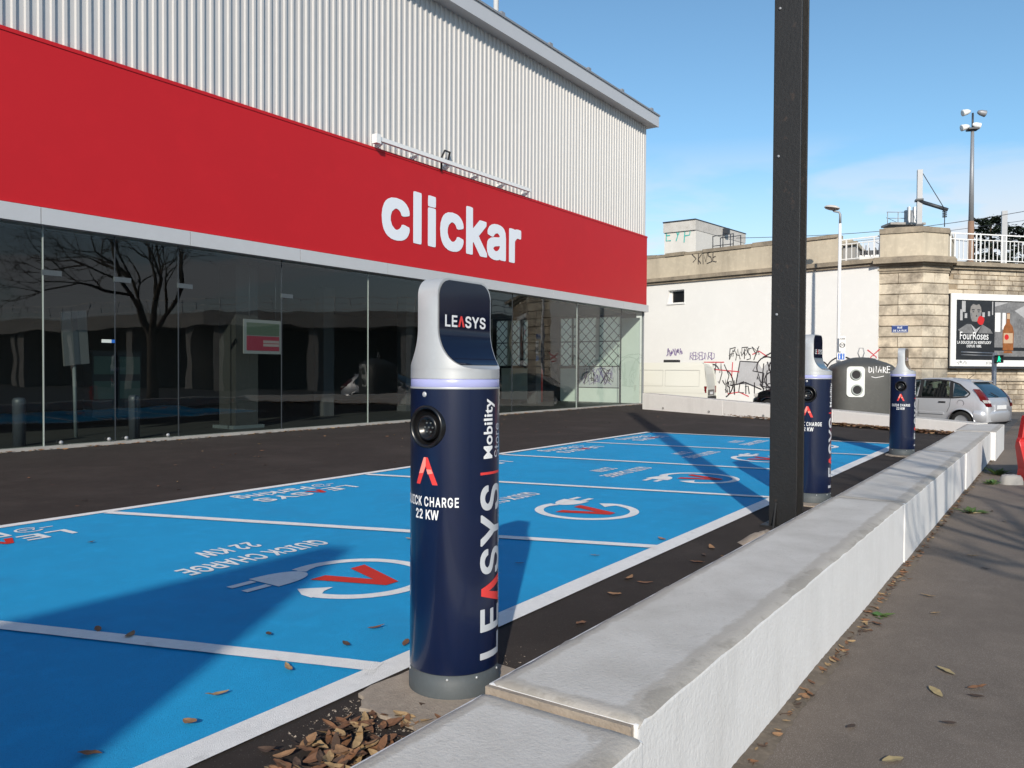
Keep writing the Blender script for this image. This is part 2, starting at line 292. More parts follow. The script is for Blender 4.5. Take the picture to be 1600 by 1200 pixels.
# outlines of the sans letters used on signs and paint, in thousandths: advance, closed polygons (heavy, light and extra heavy cut)
GLYPH = {
"0": [482,[[184,-22,148,-12,100,18,64,69,43,129,32,195,29,273,34,333,52,411,73,453,100,490,136,515,184,531,226,535,268,531,316,515,352,491,382,450,401,411,414,363,423,291,424,231,416,159,406,111,389,69,375,45,352,17,316,-7,280,-20,232,-26],[200,75,232,69,250,73,268,84,301,123,313,153,320,189,324,279,321,315,312,357,296,393,268,424,252,435,226,441,202,436,171,411,153,387,148,376,141,357,132,315,129,225,140,153,152,123,165,105,189,81]]],
"2": [482,[[50,-17,45,-2,45,46,48,64,276,310,296,346,301,370,299,388,291,406,266,428,242,439,212,440,182,427,158,403,150,388,142,346,128,343,50,345,47,376,57,430,75,466,88,484,110,502,128,512,146,522,188,532,248,534,296,524,320,514,356,490,366,478,387,442,393,424,399,388,399,358,393,316,374,274,314,196,206,82,212,76,386,76,404,73,408,58,406,-14,386,-19]]],
"A": [508,[[2,-17,-3,-2,0,16,188,526,290,526,358,340,363,334,376,292,405,214,410,208,411,196,478,16,482,-2,480,-14,476,-17,398,-19,380,-17,332,120,326,123,152,123,146,118,102,-14,86,-19],[182,220,296,220,255,334,243,376,236,377,207,286]]],
"C": [538,[[218,-21,176,-11,140,8,134,8,108,27,89,45,72,69,46,117,30,165,21,249,26,315,40,375,61,423,80,451,97,471,134,501,140,501,146,507,188,525,254,535,308,532,360,519,404,497,443,465,464,435,476,411,490,363,490,333,470,329,392,332,384,357,368,388,344,411,326,422,284,436,254,436,224,430,194,414,184,405,155,375,148,363,138,345,127,309,123,237,127,201,137,165,164,124,194,95,224,79,248,73,272,72,314,81,345,99,369,123,385,153,392,177,488,177,492,159,488,135,477,99,465,75,434,34,380,-2,338,-17,296,-24,254,-26]]],
"D": [530,[[46,-17,43,-14,41,4,41,508,46,526,226,528,292,522,340,509,394,478,412,463,450,406,462,376,472,346,481,274,479,214,472,166,456,118,451,112,442,88,436,84,424,62,406,42,364,14,322,-4,292,-12,220,-19],[144,82,148,76,214,76,274,84,310,100,356,148,369,178,376,206,380,244,378,286,370,328,361,352,350,370,334,386,310,410,280,425,232,433,148,433,144,430]]],
"E": [448,[[46,-17,43,-14,41,4,41,508,46,526,388,526,391,508,389,436,370,433,148,433,144,424,144,310,148,305,154,305,352,305,370,302,374,286,374,226,370,212,145,208,144,82,148,76,388,74,392,70,394,58,392,-14,376,-19]]],
"G": [548,[[218,-21,176,-11,146,2,140,8,134,8,107,27,89,45,60,87,39,135,30,165,23,213,23,297,31,345,39,375,68,436,96,471,134,501,188,525,230,533,266,535,338,526,398,502,437,471,470,423,487,381,493,351,488,332,392,332,383,357,365,387,340,411,309,429,284,436,254,437,212,425,200,417,164,386,138,345,126,303,122,249,127,201,143,153,164,124,194,95,206,88,224,79,260,72,290,73,320,82,344,97,365,117,387,153,393,171,392,179,284,180,266,183,266,273,482,275,494,273,497,255,497,183,488,129,473,87,440,37,392,2,386,2,368,-9,338,-17,284,-26]]],
"H": [546,[[46,-17,43,-14,41,4,41,508,46,526,142,526,144,316,148,308,370,308,373,316,373,508,376,526,472,526,476,508,474,-14,454,-19,394,-19,375,-14,373,208,370,213,154,213,148,213,144,208,142,-14,124,-19]]],
"I": [328,[[17,-17,12,-2,14,70,17,74,29,76,95,76,99,82,99,424,95,433,29,433,15,436,12,454,12,508,17,526,269,528,282,526,286,520,288,454,284,436,269,433,209,433,202,430,203,76,269,76,281,74,286,70,288,4,286,-14,269,-19]]],
"K": [496,[[46,-17,43,-14,41,4,41,508,46,526,142,526,144,316,148,310,346,524,364,528,448,528,461,526,465,520,467,508,462,490,388,410,273,286,433,58,466,16,466,-14,448,-19,358,-17,196,208,145,154,142,-14,124,-19]]],
"L": [422,[[46,-17,43,-14,41,4,43,520,46,526,58,528,142,526,144,298,144,82,148,76,358,76,376,73,380,58,378,-14,358,-19]]],
"M": [656,[[46,-17,43,-14,41,4,41,508,46,526,166,526,289,208,299,190,310,155,316,147,460,526,568,528,581,526,585,520,587,274,587,-2,585,-14,580,-17,502,-19,487,-14,484,308,359,-14,340,-19,286,-19,269,-14,180,214,142,303,139,-14,124,-19]]],
"N": [552,[[46,-17,43,-14,41,4,41,508,46,526,149,526,179,484,180,478,286,310,376,174,380,184,382,526,478,526,482,508,480,-14,460,-19,388,-19,370,-14,190,271,174,292,148,338,144,334,143,322,142,-14,124,-19]]],
"O": [562,[[218,-21,176,-11,140,8,134,8,89,45,61,87,35,147,25,195,21,255,27,327,40,375,61,423,97,471,134,501,140,501,146,507,188,525,218,531,266,535,314,531,344,525,398,501,437,471,472,423,488,393,506,327,512,255,506,183,493,129,473,87,444,45,425,27,386,1,344,-16,284,-25],[239,75,266,72,290,74,320,84,332,93,338,93,379,135,396,165,407,201,411,237,410,285,404,321,396,345,379,375,338,415,320,426,296,433,272,437,242,435,212,425,194,414,155,375,138,345,126,303,122,267,123,225,129,189,143,153,164,123,194,95,224,79]]],
"P": [474,[[46,-17,43,-14,41,4,41,508,46,526,268,526,328,514,376,484,402,454,418,418,427,364,423,298,407,250,395,232,376,209,358,196,352,195,346,190,316,177,250,167,146,166,142,-14,124,-19],[146,262,251,262,286,274,305,292,320,316,325,352,319,382,302,406,280,424,256,432,148,433,144,430]]],
"Q": [562,[[386,-65,350,-16,284,-25,236,-24,176,-11,134,9,98,36,80,58,53,100,35,148,23,214,22,280,27,328,35,358,53,406,80,451,110,482,142,502,146,508,200,526,248,534,290,534,344,524,386,509,428,479,446,461,465,436,482,399,487,394,497,364,506,328,512,274,510,214,503,166,493,130,480,100,463,70,434,34,484,-32,487,-50,485,-62,470,-67],[236,76,266,72,281,76,230,142,226,160,230,175,248,178,326,176,368,122,384,142,396,166,404,189,410,226,408,298,395,346,378,376,366,388,338,415,320,426,278,437,242,434,212,426,185,406,156,376,134,334,124,292,122,250,127,202,137,166,149,142,188,100,205,88]]],
"R": [478,[[46,-17,43,-14,41,4,41,508,46,526,268,526,328,515,376,487,388,477,407,448,419,418,427,376,428,340,423,304,406,255,386,226,343,196,444,16,447,-2,442,-17,340,-17,297,64,290,70,287,82,238,173,232,179,184,179,148,179,144,172,142,-14,124,-19],[144,280,148,274,250,275,275,280,298,293,310,305,321,322,326,346,321,382,304,406,283,424,256,432,148,433,144,424]]],
"S": [476,[[168,-24,114,-8,84,8,62,25,48,43,29,79,20,127,21,151,24,154,42,156,102,156,120,153,126,127,134,109,152,91,192,72,222,68,252,71,270,76,300,94,319,115,326,133,326,145,315,163,295,181,282,188,234,205,168,222,126,238,90,257,66,276,48,301,38,331,33,373,37,409,41,427,58,463,72,481,102,505,144,523,186,532,228,535,270,532,312,523,342,509,360,499,386,475,408,439,414,421,420,379,414,361,324,361,314,391,288,420,258,435,228,440,204,438,186,433,162,420,138,392,135,367,161,337,180,326,330,280,372,256,390,243,405,223,420,193,427,145,423,103,420,85,407,55,390,30,348,-1,306,-18,282,-23,222,-28]]],
"T": [478,[[180,-17,176,-14,174,4,174,430,168,433,18,435,13,454,14,514,18,526,30,528,264,528,432,526,436,508,436,448,433,436,420,433,282,433,276,430,274,-14,258,-19]]],
"U": [546,[[208,-22,172,-15,142,-2,94,30,63,74,49,110,41,170,41,506,43,524,64,528,124,528,140,524,143,506,143,170,148,146,157,128,184,97,214,78,232,73,262,71,304,78,328,92,357,122,367,140,373,164,376,524,394,528,454,528,474,524,476,170,468,110,455,74,436,44,424,30,376,-2,340,-16,292,-25,244,-27]]],
"W": [714,[[140,-17,-1,496,-3,508,2,526,98,526,194,160,290,526,393,526,397,520,407,484,488,172,494,164,502,196,576,484,590,526,686,526,689,508,547,-14,530,-19,452,-19,438,-14,344,336,337,322,247,-14,230,-19]]],
"Y": [500,[[188,-17,184,-2,183,202,139,268,122,301,116,304,113,316,-1,496,-2,514,2,526,14,528,104,526,133,484,152,448,159,442,160,436,225,334,236,311,254,343,368,526,470,526,474,508,472,496,288,202,285,-14,266,-19]]],
"Z": [466,[[26,-16,23,10,26,61,277,430,272,433,26,435,21,454,21,508,26,526,398,528,410,526,414,520,414,448,164,82,170,76,410,74,416,70,418,58,416,-14,398,-19,44,-19]]],
"a": [418,[[118,-24,94,-18,58,0,43,13,27,37,15,67,11,109,15,145,25,175,45,199,88,221,145,235,238,247,251,253,257,265,250,283,238,296,214,309,196,312,166,307,154,300,134,283,112,257,88,257,40,270,24,277,22,289,27,313,40,337,54,355,68,367,106,388,160,400,214,402,274,391,310,371,327,355,348,313,356,253,356,1,352,-17,262,-17,256,-1,232,-16,196,-25,160,-28],[151,67,172,64,194,67,219,79,239,97,248,109,256,130,257,157,250,160,226,155,178,149,148,141,130,133,117,121,111,103,116,91,130,77]]],
"b": [452,[[183,-22,159,-14,135,3,129,-16,111,-19,39,-17,34,-4,34,506,36,524,57,528,117,528,131,524,133,398,135,376,171,396,225,403,279,398,309,388,327,378,351,361,382,320,399,272,406,230,408,170,399,104,387,68,369,38,351,16,309,-12,279,-22,231,-27],[203,68,231,67,243,69,262,80,293,116,299,128,308,164,307,218,294,260,264,296,243,308,237,308,219,311,201,309,183,300,171,290,153,272,147,262,134,218,133,164,145,122,155,104,173,86,183,77]]],
"c": [424,[[164,-23,122,-12,80,15,52,50,30,92,19,140,15,188,19,236,30,284,52,326,68,350,92,370,122,388,182,402,236,401,284,391,328,368,357,338,378,296,381,278,379,266,375,260,302,243,290,245,284,251,266,283,248,299,224,309,194,310,182,308,164,297,132,260,120,230,115,182,123,134,132,116,162,80,182,68,200,65,225,68,254,81,278,109,290,134,320,134,374,120,380,116,382,98,380,86,368,56,341,20,314,-1,284,-16,224,-26]]],
"g": [454,[[152,-165,110,-154,62,-124,36,-87,32,-69,34,-57,44,-48,81,-27,104,-22,119,-27,146,-58,170,-72,194,-78,230,-76,251,-69,274,-51,290,-27,292,9,290,13,272,1,242,-10,206,-14,170,-13,146,-9,116,1,66,33,38,75,25,111,17,159,15,207,20,249,34,297,56,339,76,363,116,388,146,397,194,403,236,400,266,391,290,375,296,393,308,397,374,398,389,393,391,-9,388,-45,380,-81,353,-123,308,-153,266,-164,230,-169,194,-170],[184,81,218,79,248,91,270,111,281,129,291,165,291,219,282,255,266,280,242,301,222,309,194,310,182,308,161,297,131,261,117,219,116,171,126,135,137,117,158,93]]],
"i": [218,[[48,-17,45,-14,43,4,45,388,48,393,60,395,138,393,144,389,146,376,144,-14,126,-19],[48,426,43,448,43,508,48,526,144,526,144,430,126,424]]],
"k": [410,[[39,-17,36,-14,34,4,34,508,39,526,129,526,133,508,135,261,267,395,285,398,375,396,379,376,373,358,232,214,388,16,391,-2,387,-17,369,-19,279,-17,153,144,133,124,131,-14,111,-19]]],
"l": [218,[[48,-17,45,-14,43,4,44,514,48,526,60,528,144,526,144,-14,126,-19]]],
"n": [438,[[39,-17,34,-2,34,232,34,376,39,396,123,396,129,394,135,376,153,389,189,399,249,402,303,390,333,370,358,334,372,286,376,250,376,100,374,-14,357,-19,297,-19,279,-14,275,256,263,280,237,303,219,310,195,308,165,294,153,282,140,262,134,244,131,-14,111,-19]]],
"o": [444,[[164,-23,122,-12,92,6,68,27,41,68,25,104,16,158,16,218,25,272,41,308,68,350,92,370,122,388,158,398,194,403,254,398,284,391,314,377,335,362,357,338,381,296,392,260,399,206,399,158,392,116,381,80,364,50,341,20,314,-1,284,-15,248,-24,206,-27],[189,68,206,65,224,67,254,82,276,104,287,122,299,164,299,212,290,248,276,272,254,294,224,309,206,311,182,308,162,296,132,260,124,242,117,212,116,164,128,123,145,98,162,80,182,68]]],
"r": [288,[[39,-17,36,-14,34,4,34,376,36,394,51,398,117,397,129,394,129,388,135,382,171,399,213,404,255,401,258,400,262,382,260,310,255,305,243,303,195,306,171,298,146,274,135,253,131,-14,111,-19]]],
"t": [256,[[130,-20,100,-11,74,6,64,18,56,36,46,90,46,306,4,308,-11,312,-13,378,-8,396,40,398,46,402,46,474,52,488,124,490,142,487,145,462,145,402,148,398,220,396,223,378,220,311,146,306,145,96,152,78,160,71,172,69,202,73,214,71,219,66,232,0,230,-12,220,-18,178,-23]]],
}
GLYPHL = {
"C": [513,[[218,-4,176,9,126,39,92,75,68,115,49,165,40,219,40,291,49,345,77,411,104,448,134,476,164,494,200,509,230,515,266,518,308,514,350,503,380,489,413,465,440,435,457,405,475,351,470,346,410,346,405,351,391,387,380,404,360,423,331,441,302,450,278,454,248,453,224,448,200,439,175,423,141,387,117,339,106,273,109,207,126,147,152,107,182,80,224,61,266,55,314,62,338,71,356,83,384,111,410,162,470,162,474,159,471,141,458,105,434,66,414,45,380,20,338,2,302,-6,266,-9]]],
"D": [505,[[64,-2,58,4,58,508,64,511,226,511,280,506,340,487,370,470,396,448,424,412,447,364,457,328,464,274,462,214,453,166,435,118,412,81,392,58,364,36,328,18,292,6,238,-2],[127,64,130,60,136,59,214,59,274,66,304,76,325,88,352,111,364,126,379,154,390,190,396,226,397,268,392,310,383,346,369,376,350,400,312,430,274,444,232,450,128,448]]],
"J": [399,[[139,-4,109,7,91,18,72,33,55,53,41,81,35,105,31,171,37,175,97,175,100,171,100,135,106,105,121,79,140,63,163,54,193,52,217,57,239,69,259,93,269,129,270,357,270,507,277,511,331,511,338,507,338,147,335,111,328,81,303,39,283,21,259,6,235,-3,205,-8,169,-8]]],
"S": [450,[[168,-6,114,13,90,29,72,46,45,91,36,133,42,139,102,139,119,97,143,73,162,63,186,55,234,51,282,61,306,73,320,85,340,115,344,139,342,157,330,178,300,201,154,247,114,265,90,283,68,307,55,337,50,367,52,397,59,421,74,451,96,474,120,491,150,505,180,514,216,518,258,516,288,510,318,499,363,469,378,451,392,427,401,397,402,378,336,377,324,411,312,426,295,439,258,454,210,456,165,445,134,421,119,391,117,373,120,355,138,331,163,313,210,296,312,266,366,235,390,209,404,181,410,145,407,109,397,79,378,49,354,26,336,15,294,-2,264,-8,210,-11]]],
"a": [392,[[118,-6,94,3,70,17,52,35,37,61,30,85,28,115,34,145,42,163,52,176,70,191,106,208,148,218,244,230,262,236,273,247,273,271,266,295,250,313,232,323,208,328,172,327,142,316,118,297,100,272,41,289,41,295,49,313,70,341,106,366,148,381,196,386,244,380,274,369,304,349,328,313,337,277,338,1,334,-2,280,-2,276,1,274,50,271,43,244,15,208,-4,160,-11],[149,49,178,47,208,53,236,67,256,87,272,121,274,181,268,182,237,175,136,157,118,149,101,133,94,109,100,79,118,61]]],
"c": [399,[[164,-5,134,4,98,27,74,53,50,92,38,128,33,170,34,218,41,260,60,302,86,338,116,362,158,380,194,386,236,384,266,377,302,361,324,344,344,320,357,296,364,278,362,276,302,261,284,294,262,314,224,327,182,325,152,312,124,284,107,248,99,206,101,152,113,110,128,86,152,64,170,54,200,48,236,52,266,65,290,90,302,117,308,118,362,104,364,98,351,68,332,41,308,20,290,9,260,-3,230,-9,194,-10]]],
"e": [407,[[164,-5,134,5,116,14,80,44,53,86,37,134,32,200,40,254,59,302,74,325,92,345,134,372,182,385,236,384,266,376,290,365,326,338,353,296,368,248,373,188,372,170,368,167,104,167,99,164,106,122,122,91,152,63,182,51,224,48,260,58,282,74,308,107,366,92,361,74,338,39,316,20,290,5,260,-5,230,-9,200,-10],[100,224,305,224,305,236,297,266,278,297,259,314,230,326,194,328,164,321,136,302,116,278,103,248]]],
"o": [418,[[164,-5,134,4,98,27,74,53,53,86,41,116,33,158,33,206,38,248,50,283,68,316,86,338,116,362,146,376,182,384,218,386,254,381,290,367,323,344,349,314,365,284,377,248,382,212,382,170,377,128,365,92,349,62,326,35,302,15,272,1,236,-8,194,-10],[186,50,230,50,254,58,269,68,287,86,299,104,314,152,316,212,302,266,290,286,269,308,254,318,230,326,206,328,182,325,164,319,146,308,128,289,116,272,101,224,99,164,113,110,128,86,146,68,164,57]]],
"r": [262,[[57,-2,51,4,51,376,57,381,111,380,114,376,114,340,117,331,131,352,153,370,177,381,201,386,243,385,245,322,201,324,171,318,147,304,126,280,116,244,116,4,111,-2]]],
"t": [230,[[130,-1,106,8,86,24,74,42,66,66,61,324,10,325,4,330,4,378,10,381,58,381,62,384,64,471,124,473,128,468,128,420,130,382,202,381,206,372,206,330,202,325,129,324,130,78,141,60,154,54,178,52,202,56,214,6,213,0,190,-5,154,-5]]],
"u": [413,[[141,-2,111,11,87,29,73,47,57,83,51,131,51,377,57,381,69,381,111,381,116,377,117,131,123,101,135,81,152,65,165,58,189,53,213,53,250,65,267,78,280,95,290,119,294,143,294,377,297,381,351,381,359,377,358,-1,297,-2,296,41,291,52,268,23,231,1,189,-7]]],
"x": [382,[[25,-2,21,4,151,196,28,376,31,380,103,379,187,243,193,241,233,310,283,381,349,380,353,376,348,370,228,190,358,4,355,-2,289,-2,283,2,193,144,187,149,149,82,91,-2]]],
}
GLYPHX = {
"a": [432,[[130,-36,94,-29,64,-18,40,-1,22,19,22,25,8,49,1,97,2,127,10,171,18,187,33,205,76,230,124,242,226,255,245,265,238,278,226,289,208,299,196,302,166,293,142,273,124,249,106,245,76,248,16,265,12,295,15,313,26,337,46,365,88,393,136,408,202,413,262,406,298,393,328,373,341,355,357,325,366,253,366,1,363,-23,340,-29,280,-29,256,-26,250,-21,220,-31,184,-37],[151,79,166,74,184,76,208,86,220,96,238,117,247,139,244,148,226,145,172,136,148,129,135,121,123,103,136,88]]],
"c": [440,[[176,-35,134,-28,98,-10,92,-10,57,20,36,50,25,74,11,122,5,200,13,266,36,326,57,356,92,386,98,386,134,404,206,413,278,405,312,392,347,368,372,338,386,308,391,278,388,254,338,239,302,233,278,236,260,272,239,290,212,301,194,299,182,293,145,260,127,212,127,164,145,116,182,83,206,75,224,80,242,89,268,116,278,140,302,146,326,143,386,128,392,104,388,74,371,38,350,11,323,-10,296,-23,272,-30,218,-37]]],
"i": [234,[[36,-26,33,4,33,376,36,400,66,405,126,405,153,400,156,376,156,4,153,-20,150,-26,126,-29],[36,418,33,448,36,532,60,538,150,535,153,532,156,508,156,442,152,418,126,414,60,414]]],
"k": [424,[[27,-26,24,4,24,304,24,508,27,532,51,538,111,538,140,532,143,508,143,298,147,291,261,405,285,408,381,405,386,400,389,382,386,364,385,352,250,214,250,208,263,196,264,190,398,22,401,-2,398,-20,394,-26,369,-29,291,-29,272,-26,153,126,143,118,143,-2,140,-20,136,-26,111,-29]]],
"l": [234,[[36,-26,33,4,33,508,36,532,60,538,150,535,153,532,156,508,156,4,153,-20,150,-26,126,-29]]],
"r": [302,[[27,-26,24,-2,24,226,24,376,27,401,33,405,51,408,111,408,141,402,165,409,201,414,255,411,267,409,272,388,272,322,269,298,243,293,201,297,183,289,153,263,144,244,143,-2,140,-20,136,-26,117,-29]]],
}

def text2d(s, size=1.0, bold=.0, sx=1.0, shear=0, spacing=1.0):
    "flat outline of a line of writing: verts, faces, width; size 1 has a cap height of about 0.73"
    D = GLYPHX if bold > .025 else (GLYPH if bold > .003 else GLYPHL)
    if any(ch not in D and ch != ' ' for ch in s): return text2d_plain(s, size, bold)
    cu = bpy.data.curves.new('t', 'CURVE'); cu.dimensions = '2D'; cu.fill_mode = 'FRONT'; cu.resolution_u = 1; x = 0.0
    for ch in s:
        if ch == ' ': x += .20; continue
        adv, sps = D[ch]
        for sp in sps:
            q = cu.splines.new('POLY'); n = len(sp)//2; q.points.add(n-1); q.use_cyclic_u = True
            for k in range(n): q.points[k].co = (sp[2*k]/1000+x, sp[2*k+1]/1000, 0, 1)
        x += adv/1000*spacing
    return flat2d(cu, size*1.43, sx)
def flat2d(cu, size, sx):
    o = bpy.data.objects.new('t', cu); COL.objects.link(o)
    dg = bpy.context.evaluated_depsgraph_get(); e = o.evaluated_get(dg); me = e.to_mesh()
    vs = [(v.co.x*size*sx, v.co.y*size) for v in me.vertices]; fs = [tuple(p.vertices) for p in me.polygons]
    e.to_mesh_clear(); bpy.data.objects.remove(o); bpy.data.curves.remove(cu)
    x0 = min(v[0] for v in vs); x1 = max(v[0] for v in vs)
    return [(v[0]-x0, v[1]) for v in vs], fs, x1-x0
def text2d_plain(s, size, bold):
    cu = bpy.data.curves.new('t', 'FONT'); cu.body = s; cu.size = 1; cu.offset = bold; cu.resolution_u = 3; cu.fill_mode = 'FRONT'
    return flat2d(cu, size, 1)
def cut2d(vs, fs, axis, step):
    bm = bmesh.new(); b = [bm.verts.new((v[0], v[1], 0)) for v in vs]
    for f in fs:
        try: bm.faces.new([b[i] for i in f])
        except ValueError: pass
    lo = min(v[axis] for v in vs); hi = max(v[axis] for v in vs); q = lo+step
    while q < hi:
        n = [0, 0, 0]; n[axis] = 1; c = [0, 0, 0]; c[axis] = q
        bmesh.ops.bisect_plane(bm, geom=bm.verts[:]+bm.edges[:]+bm.faces[:], plane_co=c, plane_no=n); q += step
    bm.verts.index_update(); r = [(v.co.x, v.co.y) for v in bm.verts], [tuple(v.index for v in f.verts) for f in bm.faces]; bm.free(); return r
def lam(w, h, th=.30):
    "the open A of the logo as one polygon"
    a = w*th
    return [(0, 0), (a, 0), (w/2, h*.66), (w-a, 0), (w, 0), (w/2+a*.42, h), (w/2-a*.42, h)]
def leasys(size, bold=.018, sx=1.0):
    "list of (verts, faces, colour index) for LE^SYS, total width"
    cap = .729*size; r = []; x = 0
    v, f, wd = text2d('LE', size, bold, sx); r.append(([(p[0], p[1]) for p in v], f, 0)); x = wd + .06*size
    lw = .62*size*sx
    r.append(([(p[0]+x, p[1]) for p in lam(lw, cap)], [tuple(range(7))], 1))
    x += lw + .05*size
    v, f, wd = text2d('SYS', size, bold, sx); r.append(([(p[0]+x, p[1]) for p in v], f, 0))
    return r, x+wd
def put(mb, vs, fs, fn, mi=0): mb.add([fn(*v) for v in vs], fs, mi)

def ribbon(mb, pts, wd, fn, mi=0):
    "a painted stroke of even width along 2-D points"
    P = [Vector(p) for p in pts]; vs = []
    for i, p in enumerate(P):
        t = (P[min(i+1, len(P)-1)]-P[max(i-1, 0)]); t = t.normalized() if t.length > 1e-9 else Vector((1, 0)); n = Vector((-t.y, t.x))*wd/2
        vs += [p+n, p-n]
    mb.add([fn(*v) for v in vs], [(2*i, 2*i+1, 2*i+3, 2*i+2) for i in range(len(P)-1)], mi)
def arc(cx, cy, r, a0, a1, n=14, ry=None): return [(cx+r*math.cos(R(a0+(a1-a0)*i/n)), cy+(ry or r)*math.sin(R(a0+(a1-a0)*i/n))) for i in range(n+1)]
SF = {'F': [[(0, 0), (.1, 1)], [(.1, 1), (.7, 1.05)], [(.05, .55), (.5, .6)]], 'A': [[(0, 0), (.4, 1), (.6, 0)], [(.15, .4), (.6, .42)]], 'T': [[(0, 1), (.7, 1.05)], [(.35, 1), (.3, 0)]],
      'S': [[(.6, .95), (.2, 1), (.08, .75), (.5, .45), (.5, .1), (0, 0)]], 'Y': [[(0, 1.05), (.35, .45)], [(.8, 1.1), (.35, .45), (.12, -.1)]], 'C': [[(.6, .95), (.1, .9), (0, .1), (.6, 0)]],
      'h': [[(0, 0), (0, 1)], [(0, .5), (.35, .6), (.4, 0)]], 'I': [[(.2, 0), (.2, .9)]], 'O': [arc(.35, .45, .32, 0, 360, 10, .42)], 'E': [[(.6, 1), (0, 1), (0, 0), (.6, 0)], [(0, .5), (.5, .5)]],
      'P': [[(0, -.3), (.12, .95), (.78, .88), (.72, .35), (.08, .3)]], 'K': [[(0, 0), (.05, 1)], [(.6, 1), (.05, .5), (.6, 0)]], 'R': [[(0, 0), (.05, 1), (.5, .9), (.45, .55), (.05, .5), (.6, 0)]], 'D': [[(0, 0), (0, 1), (.5, .8), (.5, .2), (0, 0)]],
      'N': [[(0, 0), (.05, 1), (.5, 0), (.6, 1)]], 'B': [[(0, 0), (0, 1), (.5, .8), (.05, .5), (.55, .25), (0, 0)]], '>': [[(0, .9), (.5, .5), (0, .1)]], '-': [[(0, .5), (.5, .5)]], ' ': []}
def tagline(mb, s, x, y, h, wd, fn, mi=0, dx=.78, jit=.05):
    for ch in s:
        for st in SF.get(ch, []): ribbon(mb, [(x+p[0]*h*.8+random.uniform(-jit, jit)*h, y+p[1]*h+random.uniform(-jit, jit)*h) for p in st], wd, fn, mi)
        x += h*dx*.8
    return x
def scribble(mb, x0, x1, y0, y1, n, wd, fn, mi=0):
    for i in range(n):
        x = x0+(x1-x0)*(i+.2)/n; k = random.randint(3, 5)
        ribbon(mb, [(x+random.uniform(-.5, 1)*(x1-x0)/n, random.uniform(y0, y1)) for _ in range(k)], wd, fn, mi)
#PART2
# ------------------------------------------------------------------ ground
GZ = -.30                                   # street level; the car park is the datum, z = 0
SH = 14.2                                   # shop front line
m = MB(); m.add([(-500, -500, GZ), (900, -500, GZ), (900, 900, GZ), (-500, 900, GZ)], [(0, 1, 2, 3)]); m.build('ground', ROAD, kind='structure')
m = MB(); m.add([(-30, -3.2, GZ+.004), (60, -3.2, GZ+.004), (60, 1.25, GZ+.004), (-30, 1.25, GZ+.004)], [(0, 1, 2, 3)]); m.build('sidewalk', PAVE, kind='structure')
m = MB(); m.bb(-30, 60, -3.35, -3.2, GZ-.1, GZ+.006); m.build('kerb', CAP, kind='structure')
CW0 = Vector((19.85, 1.2)); CW1 = Vector((26.2, 12.35)); CWd = (CW1-CW0).normalized(); CWn = Vector((CWd.y, -CWd.x))
q0 = CW0 + CWn*.2; q1 = CW1 + CWn*.2
m = MB(); m.prism([(-30, 1.45), (q0.x, 1.45), (q1.x, q1.y), (30.6, 12.8), (30.6, 14.1), (30.6, 36), (-30, 36)], -.7, 0); m.build('car_park', ASPH, kind='structure')

# painted bays: far end and near end of every dividing line, in metres along the shop front
LF, LN = 7.60, 2.50
DIV = [(-2.3, -.45), (.98, 2.70), (4.10, 5.82), (7.56, 8.85), (10.63, 11.52), (13.45, 14.3), (16.47, 16.80)]
m = MB(); m.add([(-7, LN+.07, .004), (16.75, LN+.07, .004), (16.43, LF-.06, .004), (-7, LF-.06, .004)], [(0, 1, 2, 3)])
bays = m.build('painted_bays', BLUE, kind='structure')
def strip(name, p, q, wd, z, mt, par):
    p = Vector(p); q = Vector(q); d = (q-p).normalized(); n = Vector((-d.y, d.x))*wd/2; N = 60
    mb = MB(); vs = []
    for i in range(N+1):
        c = p+(q-p)*i/N; a = n*(1+random.uniform(-.03, .03)); b = n*(1+random.uniform(-.03, .03)); vs += [(*(c+a), z), (*(c-b), z)]
    mb.add(vs, [(2*i, 2*i+1, 2*i+3, 2*i+2) for i in range(N)]); return part(mb, name, mt, par)
strip('border_line', (-7, LN+.07), (16.87, LN+.05), .15, .009, WPAINT, bays)
strip('border_line', (-7, LF-.06), (16.52, LF-.06+.1), .12, .009, WPAINT, bays)
for i, (a, b) in enumerate(DIV): strip('bay_line', (a, LF-.1), (b, LN+.1), .11, .013 if i < 6 else .0135, WPAINT, bays)
def mid(i, L):
    k = (L-LF)/(LN-LF); return sum(d[0]+(d[1]-d[0])*k for d in DIV[i:i+2])/2
